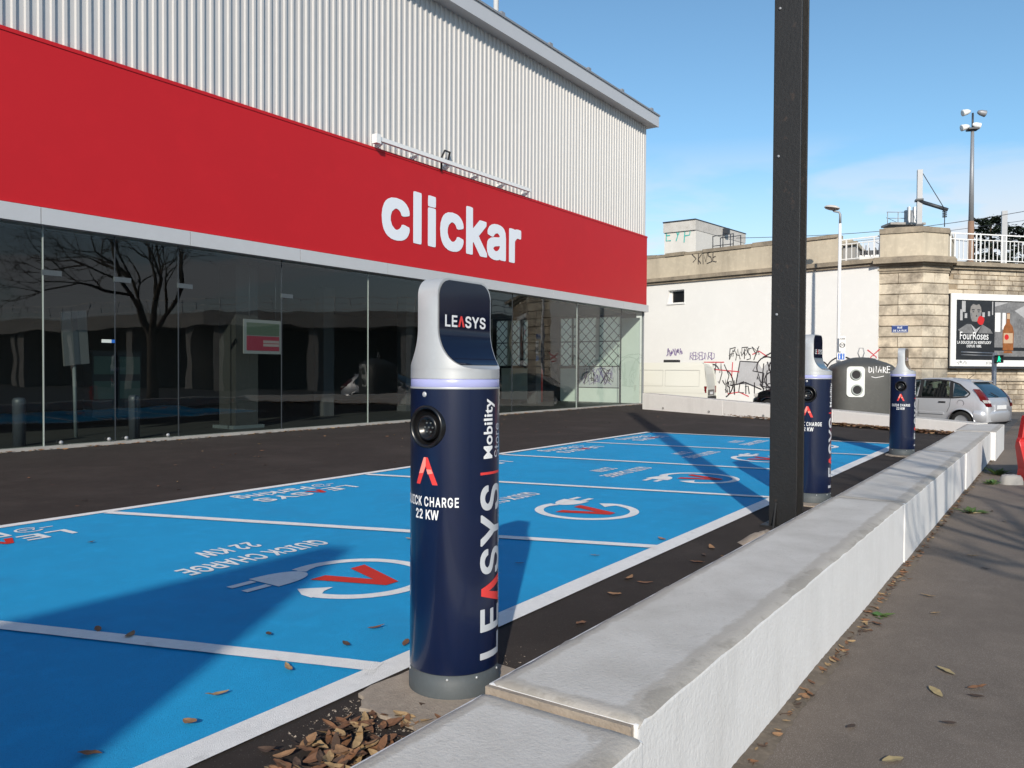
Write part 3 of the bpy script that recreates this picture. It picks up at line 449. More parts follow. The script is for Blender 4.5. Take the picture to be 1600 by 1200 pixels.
for i in range(6):
    # ring, plug and red chevron; local right = -x, local up = -y
    L0 = 3.86; c0 = mid(i, L0) - (.0 if i else .1)
    fn = lambda x, y, z=.009: (c0-x, L0-y, z)
    mr_ = -1 if i % 2 == 0 else 1                      # every other bay is painted mirrored
    fs_ = lambda x, y, z=.009: fn(mr_*x, y, z)
    mb = MB(); ribbon(mb, arc(0, 0, .47, 285, 12, 52), .088, fs_)
    put(mb, [(.51, .13), (.50, .03), (.43, -.09), (.27, .06), (.36, .08), (.42, .12)], [tuple(range(6))], lambda x, y: fs_(x, y, .0093))
    ribbon(mb, [(-.02, -.46), (.06, -.44), (.12, -.41)], .07, lambda x, y: fs_(x, y, .0094))
    n_ = 16; put(mb, [(.46, -.23)]+[(.46-.34*math.sin(PI*k/n_)**.8, -.38+.15*math.cos(PI*k/n_)) for k in range(1, n_)]+[(.46, -.53)], [tuple(range(n_+1))], lambda x, y: fs_(x, y, .0097))
    for y_ in (-.31, -.46): put(mb, [(.475, y_-.03), (.66, y_-.03), (.66, y_+.03), (.475, y_+.03)], [(0, 1, 2, 3)], lambda x, y: fs_(x, y, .0097))
    part(mb, 'plug_symbol', WPAINT, bays)
    mb = MB()
    put(mb, [(p[0]-.27, p[1]-.20) for p in lam(.50, .50, .27)], [tuple(range(7))], fs_)
    part(mb, 'chevron', RPAINT, bays)
    # QUICK CHARGE / 22 KW
    mb = MB(); c1 = mid(i, 3.86)
    for s, L, wd_ in (('QUICK CHARGE', 4.98, 1.24), ('22 KW', 5.34, .50)):
        v, f, wd = text2d(s, .27, .022); k = wd_/wd
        put(mb, v, f, lambda x, y: (c1+wd_/2-x*k, L-y, .009))
    part(mb, 'charge_lettering', WPAINT, bays)
    # LEASYS / Parking
    c2 = mid(i, 7.0) + (.0 if i else -.0)
    mb = MB(); lt, wd = leasys(.30, .024); k = 1.36/wd; mr = MB()
    for v, f, ci in lt: put(mr if ci else mb, v, f, lambda x, y: (c2+.72-x*k, 7.02-y, .009))
    v, f, wd = text2d('Parking', .32, .016); k = .98/wd
    put(mb, v, f, lambda x, y: (c2+.34-x*k, 7.34-y, .009))
    fn2 = lambda x, y: (c2+.53-x, 7.24-y, .009)
    ribbon(mb, arc(0, 0, .10, -140, 150, 18), .022, fn2); ribbon(mb, [(-.09, -.01), (-.2, -.01)], .022, fn2); ribbon(mb, [(-.02, .03), (-.06, -.03), (.06, -.03), (.03, .03)], .02, fn2)
    part(mb, 'parking_lettering', WPAINT, bays); part(mr, 'logo_chevron', RPAINT, bays)

# ------------------------------------------------------------------ low walls
def wall_block(parent, t0, t1, y0, y1, top, z0=GZ-.1):
    mb = MB(); mb.bb(t0, t1, y0, y1, z0, top-.012); part(mb, 'wall_block', LOWW, parent, bevel=.012)
    # coping bed: slightly uneven slab, margin tone carried by a vertex layer
    ys = [y0+.003, y0+.02, y0+.06, y0+.10, y0+.16, (y0+y1)/2, y1-.13, y1-.08, y1-.05, y1-.02, y1-.001]; mg = [1, 1, .9, .5, 0, 0, 0, .45, .8, 1, 1]
    zz = [-.014, -.004, 0, 0, -.002, -.002, -.002, 0, 0, -.006, -.018]; xs = [t0+.004, t0+.02, t0+.06, t0+.10, t0+.16]; n = max(4, int((t1-t0)*9)); xs += [t0+.16+(t1-t0-.32)*k/n for k in range(1, n)] + [t1-.16, t1-.08, t1-.05, t1-.02, t1-.004]
    W = len(ys); vs = []; cl = []
    for i, x in enumerate(xs):
        e = max(0, 1-min(x-t0, t1-x)/.13); ez = -.012 if i in (0, len(xs)-1) else 0
        for k, y in enumerate(ys):
            j = random.uniform(-.007, .003) if k == 0 else (random.uniform(-.022, .010) if k == W-1 else (random.uniform(-.006, .006) if 0 < k < 4 else 0))
            vs.append((x, y+j, top+zz[k]+ez+(random.uniform(-.0025, .0025) if k in (1, 2, 8, 9) else 0))); cl.append(max(mg[k], min(1, e*1.3)))
    mb = MB(); mb.add(vs, [(i*W+k, (i+1)*W+k, (i+1)*W+k+1, i*W+k+1) for i in range(len(xs)-1) for k in range(W-1)], 0, True); o = part(mb, 'coping', COPE, parent)
    ca = o.data.color_attributes.new('margin', 'FLOAT_COLOR', 'POINT')
    for k, c in enumerate(cl): ca.data[k].color = (c, c, c, 1)
lw = thing('low_wall', 'long low white wall with grey concrete coping between car park and pavement', 'wall', (8, 1.4, GZ))
lw.location = (0, 0, 0)
for t0, t1, y0, y1, tp in ((-2.6, 2.335, 1.085, 1.73, .228), (2.375, 7.73, 1.125, 1.735, .25), (7.738, 13.05, 1.115, 1.725, .25), (13.058, 17.75, 1.10, 1.70, .25), (17.758, 20.5, 1.02, 1.72, .262)):
    wall_block(lw, t0, t1, y0, y1, tp)
mb = MB(); mb.bb(2.352, 2.3735, 1.14, 1.728, GZ, .236); part(mb, 'joint_filling', PAD, lw)
cw = thing('cross_wall', 'low white wall crossing the far end of the car park behind the blue bays', 'wall')
nseg = 3; Lc = (CW1-CW0).length
for k in range(nseg):
    a = CW0+CWd*(Lc*k/nseg+(.38 if k == 0 else .004)); b = CW0+CWd*(Lc*(k+1)/nseg-.004)
    za, zb2 = .27+.30*k/nseg, .27+.30*(k+1)/nseg
    for nm, mt, o0, o1, lo, hi in (('wall_block', WHITE, 0, .42, None, 0), ('coping_panel', CAP, .015, .405, 0, .006)):
        P4 = [a+CWn*o0, b+CWn*o0, b+CWn*o1, a+CWn*o1]; zt4 = [za+hi, zb2+hi, zb2+hi, za+hi]; zb4 = [GZ-.1]*4 if lo is None else [za, zb2, zb2, za]
        mb = MB(); mb.add([(*p, z) for p, z in zip(P4, zb4)]+[(*p, z) for p, z in zip(P4, zt4)], [(0, 1, 2, 3), (7, 6, 5, 4), (0, 4, 5, 1), (1, 5, 6, 2), (2, 6, 7, 3), (3, 7, 4, 0)]); part(mb, nm, mt, cw, bevel=.012 if lo is None else 0)
for s in (6.8, 9.2, 11.6):
    mb = MB(); c = CW0+CWd*s; mb.lathe([(0, -.004), (.035, -.004), (.035, .02)], (c.x, c.y, .09), frame=(Vector((*CWd, 0)), Vector((0, 0, 1)), Vector((*-CWn, 0))), n=12); part(mb, 'drain_hole', BLKM, cw)

# concrete pads under the stations
def pad(cx, cy, w_, l_, name='concrete_pad'):
    mb = MB(); pts = []
    f1, f2, f3 = random.random()*6, random.random()*6, random.random()*6
    for a in range(72):
        q = 2*PI*a/72; k = 1+.05*math.sin(3*q+f1)+.035*math.sin(8*q+f2)+.022*math.sin(19*q+f3)+random.uniform(-.012, .012)
        x = math.copysign(abs(math.cos(q))**.5, math.cos(q))*w_/2*k; y = math.copysign(abs(math.sin(q))**.5, math.sin(q))*l_/2*k; pts.append((cx+x, cy+y))
    mb.prism(pts, -.02, .012+random.uniform(0, .004)); return mb.build(name, PAD)
STN = [(2.76, 2.20), (8.88, 2.20), (14.72, 2.19)]
tag(pad(2.68, 2.14, .74, .62), 'rough beige concrete footing under the nearest charging station', 'footing', 'footings')
tag(pad(8.88, 2.12, .72, .56), 'concrete footing under the charging station behind the dark post', 'footing', 'footings')
tag(pad(14.72, 2.12, .72, .56), 'concrete footing under the farthest charging station', 'footing', 'footings')
# crumbs of cement around the first pad
mb = MB()
for i in range(2600):
    a = random.gauss(2.55, .28); b = random.uniform(1.78, 2.44)
    if ((a-2.70)/.40)**4+((b-2.16)/.29)**4 < .9 or a < 1.95: continue
    s = random.choice((.002, .0025, .003, .003, .004, .005, .007)); tt = [Vector((a, b, .001))+Vector((random.uniform(-1.3, 1.3)*s, random.uniform(-1.3, 1.3)*s, zz_*s*random.uniform(.5, .9))) for zz_ in (0, 0, 0, 1)]
    mb.add(tt, [(0, 1, 3), (1, 2, 3), (2, 0, 3), (0, 2, 1)])
o = mb.build('cement_crumbs', PAD, kind='stuff'); tag(o, 'pale cement crumbs spilled on asphalt round the nearest footing', 'crumbs')

# ------------------------------------------------------------------ charging stations
RC = .204
def station(label):
    T = thing('charging_station', label, 'charging station', group='charging stations along the low wall')
    mb = MB(); mb.lathe([(RC+.004, 0), (RC+.004, .055), (RC+.001, .06), (RC-.004, .105), (0, .105)], n=56)
    b = part(mb, 'base', BASEG, T)
    for a in (-150, -112, -70, -30, 20, 80, 140):
        mb = MB(); mb.lathe([(0, .005), (.005, .004), (.006, 0)], ((RC-.001)*math.cos(R(a)), (RC-.001)*math.sin(R(a)), .085), frame=(Vector((-math.sin(R(a)), math.cos(R(a)), 0)), Vector((0, 0, 1)), Vector((math.cos(R(a)), math.sin(R(a)), 0))), n=8)
        part(mb, 'bolt', SILV, b)
    NB = 120; zl = [.104, .3, .6, .9, 1.06] + [1.07+.21*k/24 for k in range(25)] + [1.3, 1.341]; vs = []; fs = []
    for z in zl:
        for k in range(NB): a = 2*PI*k/NB; vs.append((RC*math.cos(a), RC*math.sin(a), z))
    for r in range(len(zl)-1):
        for k in range(NB):
            q = (r*NB+k, r*NB+(k+1) % NB, (r+1)*NB+(k+1) % NB, (r+1)*NB+k); c = [sum(vs[w_][d_] for w_ in q)/4 for d_ in range(3)]
            if c[0] < 0 and math.hypot(c[1], c[2]-1.175) < .083: continue
            fs.append(q)
    mb = MB(); mb.add(vs, fs, 0, True); mb.lathe([(0, .10), (RC-.004, .10), (RC, .104)], n=NB); mb.lathe([(RC, 1.341), (RC-.004, 1.345), (0, 1.345)], n=NB); part(mb, 'body', NAVY, T)
    mb = MB(); mb.lathe([(RC-.003, 1.345), (RC-.001, 1.349), (RC-.001, 1.378), (RC-.004, 1.383)], n=64); part(mb, 'light_ring', RING, T)
    mb = MB(); mb.lathe([(RC+.0012, 1.339), (RC+.0018, 1.343), (RC+.0012, 1.347)], n=64); part(mb, 'seam_trim', SILV, T)
    # head: cylinder pared away by two concave sweeps into an upright slab
    B = .056; ZB, ZM, ZT, RR = 1.425, 1.605, 1.822, .075
    def wz(z):
        if z <= ZB: return RC
        if z >= ZM: return B
        return RC-(RC-B)*math.sqrt(max(0, 1-((ZM-z)/(ZM-ZB))**2))
    amax = math.sqrt(RC*RC-B*B)
    def az(z): return 9 if z < ZT-RR else amax-RR+math.sqrt(max(0, RR*RR-(z-(ZT-RR))**2))
    zs = [1.383, 1.41, 1.424] + [ZB+(ZM-ZB)*(1-math.cos(PI/2*k/22)) for k in range(1, 23)] + [ZM+(ZT-RR-ZM)*k/4 for k in range(1, 5)] + [ZT-RR+RR*math.sin(PI/2*k/10) for k in range(1, 11)]
    N = 18; vs = []; fs = []
    for z in zs:
        W = wz(z)*.99999; A = az(z)
        for sgn in (1, -1):
            for k in range(N+1):
                y = W*math.sin(PI/2*(2*k/N-1)); vs.append((sgn*min(math.sqrt(max(0, RC*RC-y*y)), A), y, z))
    st = 2*(N+1)
    for i in range(len(zs)-1):
        for k in range(N):
            fs.append((i*st+k, i*st+k+1, (i+1)*st+k+1, (i+1)*st+k)); fs.append((i*st+N+1+k+1, i*st+N+1+k, (i+1)*st+N+1+k, (i+1)*st+N+1+k+1))
        fs.append((i*st+N+1, i*st, (i+1)*st, (i+1)*st+N+1)); fs.append((i*st+N, i*st+2*N+1, (i+1)*st+2*N+1, (i+1)*st+N))
    i = len(zs)-1
    for k in range(N): fs.append((i*st+k, i*st+k+1, i*st+N+1+k+1, i*st+N+1+k))
    mb = MB(); mb.add(vs, fs, 0, True); h = part(mb, 'head', SILV, T)
    h.data.shade_smooth() if False else None
    bm = bmesh.new(); bm.from_mesh(h.data); bmesh.ops.remove_doubles(bm, verts=bm.verts, dist=1e-6)
    for e in bm.edges:
        if len(e.link_faces) == 2 and e.calc_face_angle(0) > .55: e.smooth = False
    bm.to_mesh(h.data); bm.free()
    for sgn in (-1, 1):
        vs = []; fs = []; rows = 0
        for z in zs:
            if z < ZB+.012 or z > ZT-.008: continue
            W = wz(z); X = min(math.sqrt(max(0, RC*RC-W*W)), az(z+.008 if z > ZT-RR else z))-.008
            if X <= .01: continue
            rows += 1
            t = (ZM-z)/(ZM-ZB) if z < ZM else 0
            for k in range(9): vs.append((X*(k/4-1), sgn*(W+.003*math.sqrt(max(0, 1-t*t))), z+.0035*t))
        for r in range(rows-1):
            for k in range(8):
                q = (r*9+k, r*9+k+1, (r+1)*9+k+1, (r+1)*9+k); fs.append(q if sgn < 0 else q[::-1])
        mb = MB(); mb.add(vs, fs, 0, True); sc = part(mb, 'screen', SCREEN, T)
        lt, wd = leasys(.066, .014); k = .30/wd
        for v, f, ci in lt: mw = MB(); put(mw, v, f, lambda x, y: (-sgn*(x*k-.15), sgn*(B+.005), 1.612+y)); part(mw, 'screen_chevron' if ci else 'screen_lettering', LOGOR if ci else PRINTW, sc)
    # small maker plate
    mb = MB(); q = [(RC+.0012)*1]; vs = []
    for k in range(5): a = R(-48+k*4.5); vs += [((RC+.0012)*math.cos(a-R(0)), (RC+.0012)*math.sin(a), 1.392), ((RC+.0012)*math.cos(a), (RC+.0012)*math.sin(a), 1.408)]
    mb.add(vs, [(2*k, 2*k+2, 2*k+3, 2*k+1) for k in range(4)]); part(mb, 'maker_plate', PRINTG, T)
    for a_ in (-48, 62, 150):      # seams of the rolled sheet
        a = R(a_); mb = MB(); vs = []
        for da in (-.004, .004): vs += [((RC+.0006)*math.cos(a+da), (RC+.0006)*math.sin(a+da), z) for z in (.106, 1.338)]
        mb.add(vs, [(0, 2, 3, 1)]); part(mb, 'sheet_seam', BLKM, T)
    # socket, faces -x
    fx = (Vector((0, 1, 0)), Vector((0, 0, 1)), Vector((-1, 0, 0))); zc = 1.175
    mb = MB(); mb.lathe([(.094, .165), (.094, .203), (.090, .2095), (.083, .2095), (.077, .198), (.074, .172), (0, .172)], (0, 0, zc), n=40, frame=fx); so_ = part(mb, 'socket', BLK, T)
    mb = MB(); mb.lathe([(.056, .172), (.056, .198), (.050, .202), (.042, .202), (.038, .184), (0, .184)], (0, 0, zc-.004), n=32, frame=fx); part(mb, 'socket_insert', BLK, so_)
    for k in range(7):
        a = R(60*k); rr = 0 if k == 6 else .022
        mb = MB(); mb.lathe([(.0045, .184), (.0045, .189), (0, .189)], (0, rr*math.cos(a), zc-.004+rr*math.sin(a)), n=8, frame=fx); part(mb, 'contact_pin', BASEG, so_)
    mb = MB(); mb.lathe([(.012, .198), (.012, .205), (.009, .208), (0, .208)], (0, .01, 1.315), n=16, frame=fx); part(mb, 'key_lock', SILV, T)
    # printing wrapped on the tube
    rp_ = RC+.0012
    def on_x(mbx, v, f, z0, x0, k=1):   # faces -x, right = -y
        v, f = cut2d(v, f, 0, .012); put(mbx, v, f, lambda x, y: (-rp_*math.cos((x*k+x0)/RC), -rp_*math.sin((x*k+x0)/RC), z0+y))
    mr = MB(); on_x(mr, lam(.122, .118, .21), [tuple(range(7))], .925, -.061); lg = part(mr, 'logo', LOGOR, T); rp_ += .0006
    for pl in ([(.0185, .045), (.046, .050), (.061, .083), (.061, .118), (.050, .118)], [(.072, .045), (.0985, .050), (.090, .066), (.064, .066)]):
        mp_ = MB(); on_x(mp_, pl, [tuple(range(len(pl)))], .925, -.061); part(mp_, 'logo_highlight', LOGOP, lg)
    rp_ -= .0006
    mw = MB(); v, f, wd = text2d('QUICK CHARGE', .054, .018, 1, 0, 1.12); on_x(mw, v, f, .832, -.155, .31/wd)
    v, f, wd = text2d('22 KW', .054, .018); on_x(mw, v, f, .776, -.066, .132/wd); part(mw, 'charge_lettering', PRINTW, T)
    def on_y(mbx, v, f, z0, ph0, k=1):   # faces -y, reads upwards
        v, f = cut2d(v, f, 1, .012); put(mbx, v, f, lambda x, y: (rp_*math.sin(ph0-y/RC), -rp_*math.cos(ph0-y/RC), z0+x*k))
    lt, wd = leasys(.196, .020); k = .765/wd
    for v, f, ci in lt: mg = MB(); on_y(mg, v, f, .155, .42, k); part(mg, 'side_chevron' if ci else 'side_lettering', LOGOR if ci else PRINTG, T)
    mr = MB(); on_y(mr, [(0, 0), (.011, 0), (.011, .15), (0, .15)], [(0, 1, 2, 3)], .965, .42); part(mr, 'divider_bar', LOGOR, T)
    mg = MB(); v, f, wd = text2d('Mobility', .080, .020); on_y(mg, v, f, 1.035, .045, .262/wd); part(mg, 'mobility_lettering', PRINTW, T)
    mg = MB(); v, f, wd = text2d('Store', .080, .002); on_y(mg, v, f, 1.035, .43, .152/wd); part(mg, 'store_lettering', PRINTG, T)
    return T
s0 = station('navy charging station nearest the camera, with readable screen, on beige footing'); s0.location = (*STN[0], .014); s0.scale = (.955, .955, .972)
s1 = copy_tree(s0); s1.location = (*STN[1], .014); s1['label'] = 'navy charging station half hidden behind the dark steel post'
s2 = copy_tree(s0); s2.location = (*STN[2], .014); s2['label'] = 'farthest navy charging station, standing in front of the silver car'

# ------------------------------------------------------------------ steel post
pt = thing('steel_post', 'tall dark painted steel beam post standing behind the low wall', 'post', (7.33, 2.03, 0))
def steel(parent):
    h = .24; a, b = h/2, .022
    mb = MB(); mb.bb(-a, -a+b, -a, a, -.05, 9); mb.bb(a-b, a, -a, a, -.05, 9); mb.bb(-a+b, a-b, -.012, .012, -.05, 8.999); part(mb, 'beam', POST, parent, bevel=.004)
    mb = MB(); mb.bb(-.18, .18, -.18, .18, -.02, .02); part(mb, 'base_plate', POST, parent)
    mb = MB(); mb.tube([(-.05, -.05, .05), (-.05, -.05, 3.2)], .017, 8); part(mb, 'conduit', POST, parent)
    mb = MB(); mb.tube([(-.085, -.10, .5), (-.09, -.108, 1.0), (-.08, -.112, 1.6), (-.09, -.108, 2.6), (-.088, -.10, 4.2)], .009, 6); part(mb, 'cable', BLKM, parent)
    mb = MB(); mb.add([(-.20, .05, 0), (-.12, .05, 0), (-.12, .05, .22), (-.20, .065, 0), (-.12, .065, 0), (-.12, .065, .22)], [(0, 1, 2), (5, 4, 3), (0, 2, 5, 3), (1, 4, 5, 2)]); part(mb, 'stiffener', POST, parent)
    for z in (1.9, 3.3, 4.6):
        mb = MB(); mb.lathe([(.012, .0), (.012, .008), (0, .008)], (-.121, .07, z), n=8, frame=(Vector((0, 1, 0)), Vector((0, 0, 1)), Vector((-1, 0, 0)))); part(mb, 'bolt', GALV, parent)
steel(pt)
mb = MB(); 
N = 18
vs = []
for i in range(7):
    for k in range(N): a = 2*PI*k/N; r = (1-i/6.3)*(1+.18*math.sin(3*a+1)+.1*math.sin(7*a)); vs.append((6.55+.30*r*math.cos(a), 1.98+.16*r*math.sin(a), .085*(1-(1-i/6)**2)+random.uniform(-.006, .006)))
mb.add(vs, [(i*N+k, i*N+(k+1) % N, (i+1)*N+(k+1) % N, (i+1)*N+k) for i in range(6) for k in range(N)]+[tuple(6*N+k for k in range(N))], 0, True)
tag(mb.build('cement_lump', PAD), 'lump of spilled cement on the asphalt in front of the dark post', 'cement')
#PART3
# ------------------------------------------------------------------ shop building
TE = YP(1005, 560, SH).x                     # end of the front
ZG, ZT0, ZR0, ZR1, ZE = .05, 3.77, 4.06, 6.83, 11.30
T0 = -16.0
sh = thing('shop_building', 'long grey ribbed shop with red fascia band and glazed ground floor', 'building', (0, 0, 0))
mb = MB(); p_ = .205; n = int((TE-T0)/p_); vs = []
prof = [(0, 0), (.052, 0), (.068, .038), (.189, .038)]     # proud rib, flank, pan, flank
pts = []
for i in range(n+1):
    for dx, dy in prof:
        t = TE-(n-i)*p_-.205+dx
        if T0 < t < TE-.03: pts.append((t, dy))
pts.append((TE-.03, .0)); pts.append((TE, 0))
for t, dy in pts: vs += [(t, SH-.05+dy, ZR1-.15), (t, SH-.05+dy, ZE+.1)]
mb.add(vs, [(2*i, 2*i+2, 2*i+3, 2*i+1) for i in range(len(pts)-1)]); part(mb, 'ribbed_cladding', CLAD, sh)
mb = MB(); mb.bb(TE-.02, TE, SH-.04, 34, ZT0-.14, ZE+.1); mb.bb(T0, TE-.03, SH+.02, SH+.2, ZT0+.1, ZE); mb.bb(T0, TE-.03, 33.8, 34, 0, ZE); mb.bb(T0, T0+.2, SH+.2, 33.8, 0, ZE); mb.bb(TE-.2, TE-.021, SH+7.6, 33.79, 0, ZT0)
part(mb, 'outer_wall', CLAD, sh)
mb = MB(); mb.bb(T0, TE-.06, SH-.16, SH-.052, ZR0, ZR1); f_ = part(mb, 'red_fascia', RED, sh, bevel=.008)
mb = MB(); mb.bb(T0, TE-.05, SH-.175, SH-.155, ZR1-.045, ZR1+.02); part(mb, 'fascia_top_trim', RED, f_)
jt = [T0] + [YP(px, y, SH).x for px, y in ((55, 325), (288, 360), (460, 390), (597, 415), (786, 445), (857, 457), (916, 467), (967, 477))] + [TE+.05]
for a, b in zip(jt[:-1], jt[1:]):
    mb = MB(); mb.bb(a+.006, b-.006, SH-.20, SH+.3, ZT0, ZR0-.012); part(mb, 'trim_panel', TRIM, sh)
mb = MB(); mb.bb(T0, TE+.03, SH-.10, SH+.2, ZT0+.02, ZR0-.002); part(mb, 'trim_backing', BLKM, sh)
# eaves
mb = MB(); mb.bb(T0, TE+.42, SH-.42, SH-.36, ZE+.06, ZE+.50); mb.bb(T0, TE+.40, SH-.358, SH+.3, ZE+.065, ZE+.10); ev = part(mb, 'eaves_fascia', TRIM, sh)
mb = MB(); mb.bb(T0, TE+.46, SH-.46, SH-.30, ZE+.50, ZE+.56); part(mb, 'eaves_capping', GALV, ev)
mb = MB(); mb.bb(T0, TE+.38, SH-.34, 34.3, ZE+.12, ZE+.47); part(mb, 'roof', TRIM, sh)
for px, py in ((785, 33), (860, 84), (920, 125), (972, 158), (1018, 186)):
    c = YP(px, py, SH-.38); mb = MB(); mb.bb(min(c.x, TE+.4)-.12, min(c.x, TE+.4)+.06, SH-.44, SH-.34, ZE+.561, ZE+.66); part(mb, 'roof_clip', GALV, ev)
c = YP(775, 30, SH+.3); mb = MB(); mb.tube([(c.x, SH+.3, ZE+.4), (c.x, SH+.3, ZE+8)], .085, 10); part(mb, 'roof_mast', WIRON, sh)
# sign
a = YP(596, 345, SH-.165); b = YP(814, 380, SH-.165); lt_ = YP(652, 300, SH-.165); lb = YP(652, 377, SH-.165)
v, f, wd = text2d('clickar', 1, .029, 1, 0, .93); hy = max(p[1] for p in v); kz = (lt_.z-lb.z)/hy; kx = (b.x-a.x)/wd
mb = MB(); nv = len(v); zb = lb.z
mb.add([(a.x+p[0]*kx, SH-.172, zb+p[1]*kz) for p in v], f); part(mb, 'sign_lettering', SIGNW, f_)
# lamp rail over the sign
ra = YP(592, 217, SH-.30); rb = YP(828, 298, SH-.30); zr = (ra.z+rb.z)/2
rl = thing('sign_lamp_rail', 'slim white lamp rail on brackets above the shop sign', 'lamp rail', (ra.x, SH-.30, zr))
mb = MB(); mb.bb(0, rb.x-ra.x, -.05, .05, -.05, .05); part(mb, 'rail', WIRON, rl)
mb = MB(); mb.bb(-.16, 0, -.08, .08, -.13, .09); part(mb, 'end_box', WIRON, rl)
for k in range(6):
    x = .12+(rb.x-ra.x-.2)*k/5; mb = MB(); mb.box((x, .13, -.09), (.05, .26, .04)); mb.box((x, .225, -.16), (.12, .05, .24)); mb.box((x, .12, -.14), (.04, .2, .03), 0, 0, (Vector((1, 0, 0)), Vector((0, .9, -.4)).normalized(), Vector((0, .4, .9)).normalized())); part(mb, 'bracket', WIRON, rl)
xk = YP(703, 250, SH-.30).x-ra.x
mb = MB(); mb.tube([(xk-.25, .1, -.25), (xk-.3, .05, .1), (xk-.1, .1, .34), (xk+.18, .15, .36), (xk+.22, .25, .12), (xk+.1, .3, -.1)], .028, 6); part(mb, 'cable_loop', BLKM, rl)
# glazing
gx = [T0] + [YP(px, 600, SH).x for px in (-120, 68, 180, 279, 440, 575, 690, 800, 901, 970)] + [TE]
for a, b in zip(gx[:-1], gx[1:]):
    mb = MB(); mb.add([(a+.006, SH, ZG), (b-.006, SH, ZG), (b-.006, SH, ZT0), (a+.006, SH, ZT0)], [(0, 1, 2, 3)]); part(mb, 'glass_pane', SHOPGL, sh)
for i, a in enumerate(gx[1:-1]):
    wj = .045 if i == 8 else (.016 if i in (1, 5) else .010)
    mb = MB(); mb.bb(a-wj/2, a+wj/2, SH-.008, SH+.02, ZG, ZT0-.001); part(mb, 'glass_joint', RUBG if i in (1, 5, 8) else DARKM, sh)
mb = MB(); mb.bb(TE-.06, TE+.0, SH-.03, SH+.05, 0, ZT0); part(mb, 'corner_mullion', GALV, sh)
mb = MB(); mb.bb(T0, TE, SH-.10, SH+.12, -.02, ZG); part(mb, 'sill', CONC, sh)
for i in (1, 2, 3, 4):
    mb = MB(); mb.bb(gx[i+1]-.02, gx[i+1]+.30, SH-.02, SH+.02, 2.95, 3.04); part(mb, 'patch_fitting', BASEG, sh)
for px, py in ((170, 688), (197, 686), (95, 694), (262, 683)):
    c = YP(px, py, SH-.04); mb = MB(); mb.lathe([(0, -.035)]+[(.035*math.cos(R(q)), .035*math.sin(R(q))) for q in range(-80, 81, 20)]+[(0, .035)], (c.x, SH-.05, max(.10, c.z)), n=12); part(mb, 'door_stud', GALV, sh)
# inside
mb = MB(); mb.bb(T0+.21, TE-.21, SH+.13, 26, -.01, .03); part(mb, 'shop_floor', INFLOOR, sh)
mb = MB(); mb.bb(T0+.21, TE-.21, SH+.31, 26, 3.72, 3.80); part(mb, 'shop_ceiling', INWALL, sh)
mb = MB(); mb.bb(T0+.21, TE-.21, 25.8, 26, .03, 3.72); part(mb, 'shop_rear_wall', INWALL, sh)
def TP(px, py, t): vv = ray(px, py); return CAM + vv*(t/vv.x)
XE = TE-.10
def yy(px): return TP(px, 560, XE).y
zw1, zw0 = 3.62, 1.56
mb = MB(); 
_ed = sorted([(yy(b), yy(a)) for a, b in ((776, 793), (799, 812), (818, 826), (876, 893), (896, 900), (905, 931), (937, 968))]); _y = SH+.3
for _a, _b in _ed+[(SH+7.6, None)]:
    if _a > _y: mb.bb(XE+.03, XE+.06, _y, _a, zw0, zw1)
    _y = _b or _y
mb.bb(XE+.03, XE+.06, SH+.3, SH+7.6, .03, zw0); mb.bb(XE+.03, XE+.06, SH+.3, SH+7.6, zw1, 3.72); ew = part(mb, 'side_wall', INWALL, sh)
wins = [(776, 793), (799, 812), (818, 826), (876, 893), (896, 900), (905, 931), (937, 968)]
for q, (a, b) in enumerate(wins):
    y1, y0 = yy(a), yy(b)
    mb = MB(); mb.bb(XE-.004, XE+.028, y0, y1, zw0, zw1); wn = part(mb, 'side_window', FROST, sh)
    mb = MB(); sp = .30; hgt = zw1-zw0; wdt = y1-y0
    for sg in (1, -1):
        k = -hgt
        while k < wdt+hgt:
            p, r_ = [k, 0], [k+sg*hgt, hgt]
            lo, hi = max(0, min(p[0], r_[0])), min(wdt, max(p[0], r_[0]))
            if hi-lo > .02:
                za = (lo-k)*sg; zb2 = (hi-k)*sg; za, zb2 = max(0, min(hgt, za)), max(0, min(hgt, zb2))
                A_, B_ = Vector((XE-.02, y0+lo, zw0+za)), Vector((XE-.02, y0+hi, zw0+zb2)); d_ = (B_-A_)
                if d_.length > .03: dn = d_.normalized(); mb.box((A_+B_)/2, (d_.length, .022, .02), 0, 0, (dn, Vector((1, 0, 0)).cross(dn), Vector((1, 0, 0))))
            k += sp*1.41
    mb.bb(XE-.03, XE-.012, y0, y1, zw0+1.02, zw0+1.06)
    part(mb, 'lattice', BLKM, wn)
for a, b, z0, z1 in ((784, 838, .03, 1.45), (876, 900, .03, 1.45), (905, 967, .03, .62), (970, 1001, .03, 3.55), (793, 799, zw0, zw1), (931, 937, zw0, zw1-.05)):
    y1, y0 = yy(a), yy(b); mb = MB(); mb.bb(XE-.01, XE+.029, max(y0, SH+.12), y1, z0, z1); part(mb, 'white_panel', INWHITE, sh)
y1, y0 = yy(905), yy(967)
mb = MB(); mb.bb(XE-.006, XE+.029, y0, y1, .66, 1.52); gp = part(mb, 'sprayed_panel', GRAFG, sh)
mb = MB(); fnq = lambda x, y: (XE-.012, y1-x, .66+y)
for s_ in range(26):
    x = random.uniform(.05, y1-y0-.4); ribbon(mb, [(x+random.uniform(-.1, .35), random.uniform(.1, .9)) for _ in range(4)], .03, fnq, random.choice((0, 0, 1)))
part(mb, 'sprayed_lines', [GRAFV, GRAFK], gp)
mb = MB(); c = G(386, 671, 0); mb.bb(c.x-.30, c.x+.30, c.y, c.y+.6, .03, 3.72); cl = part(mb, 'concrete_column', mat('column_grey', (.02, .02, .02), .7, var=.15, vscale=2), sh)
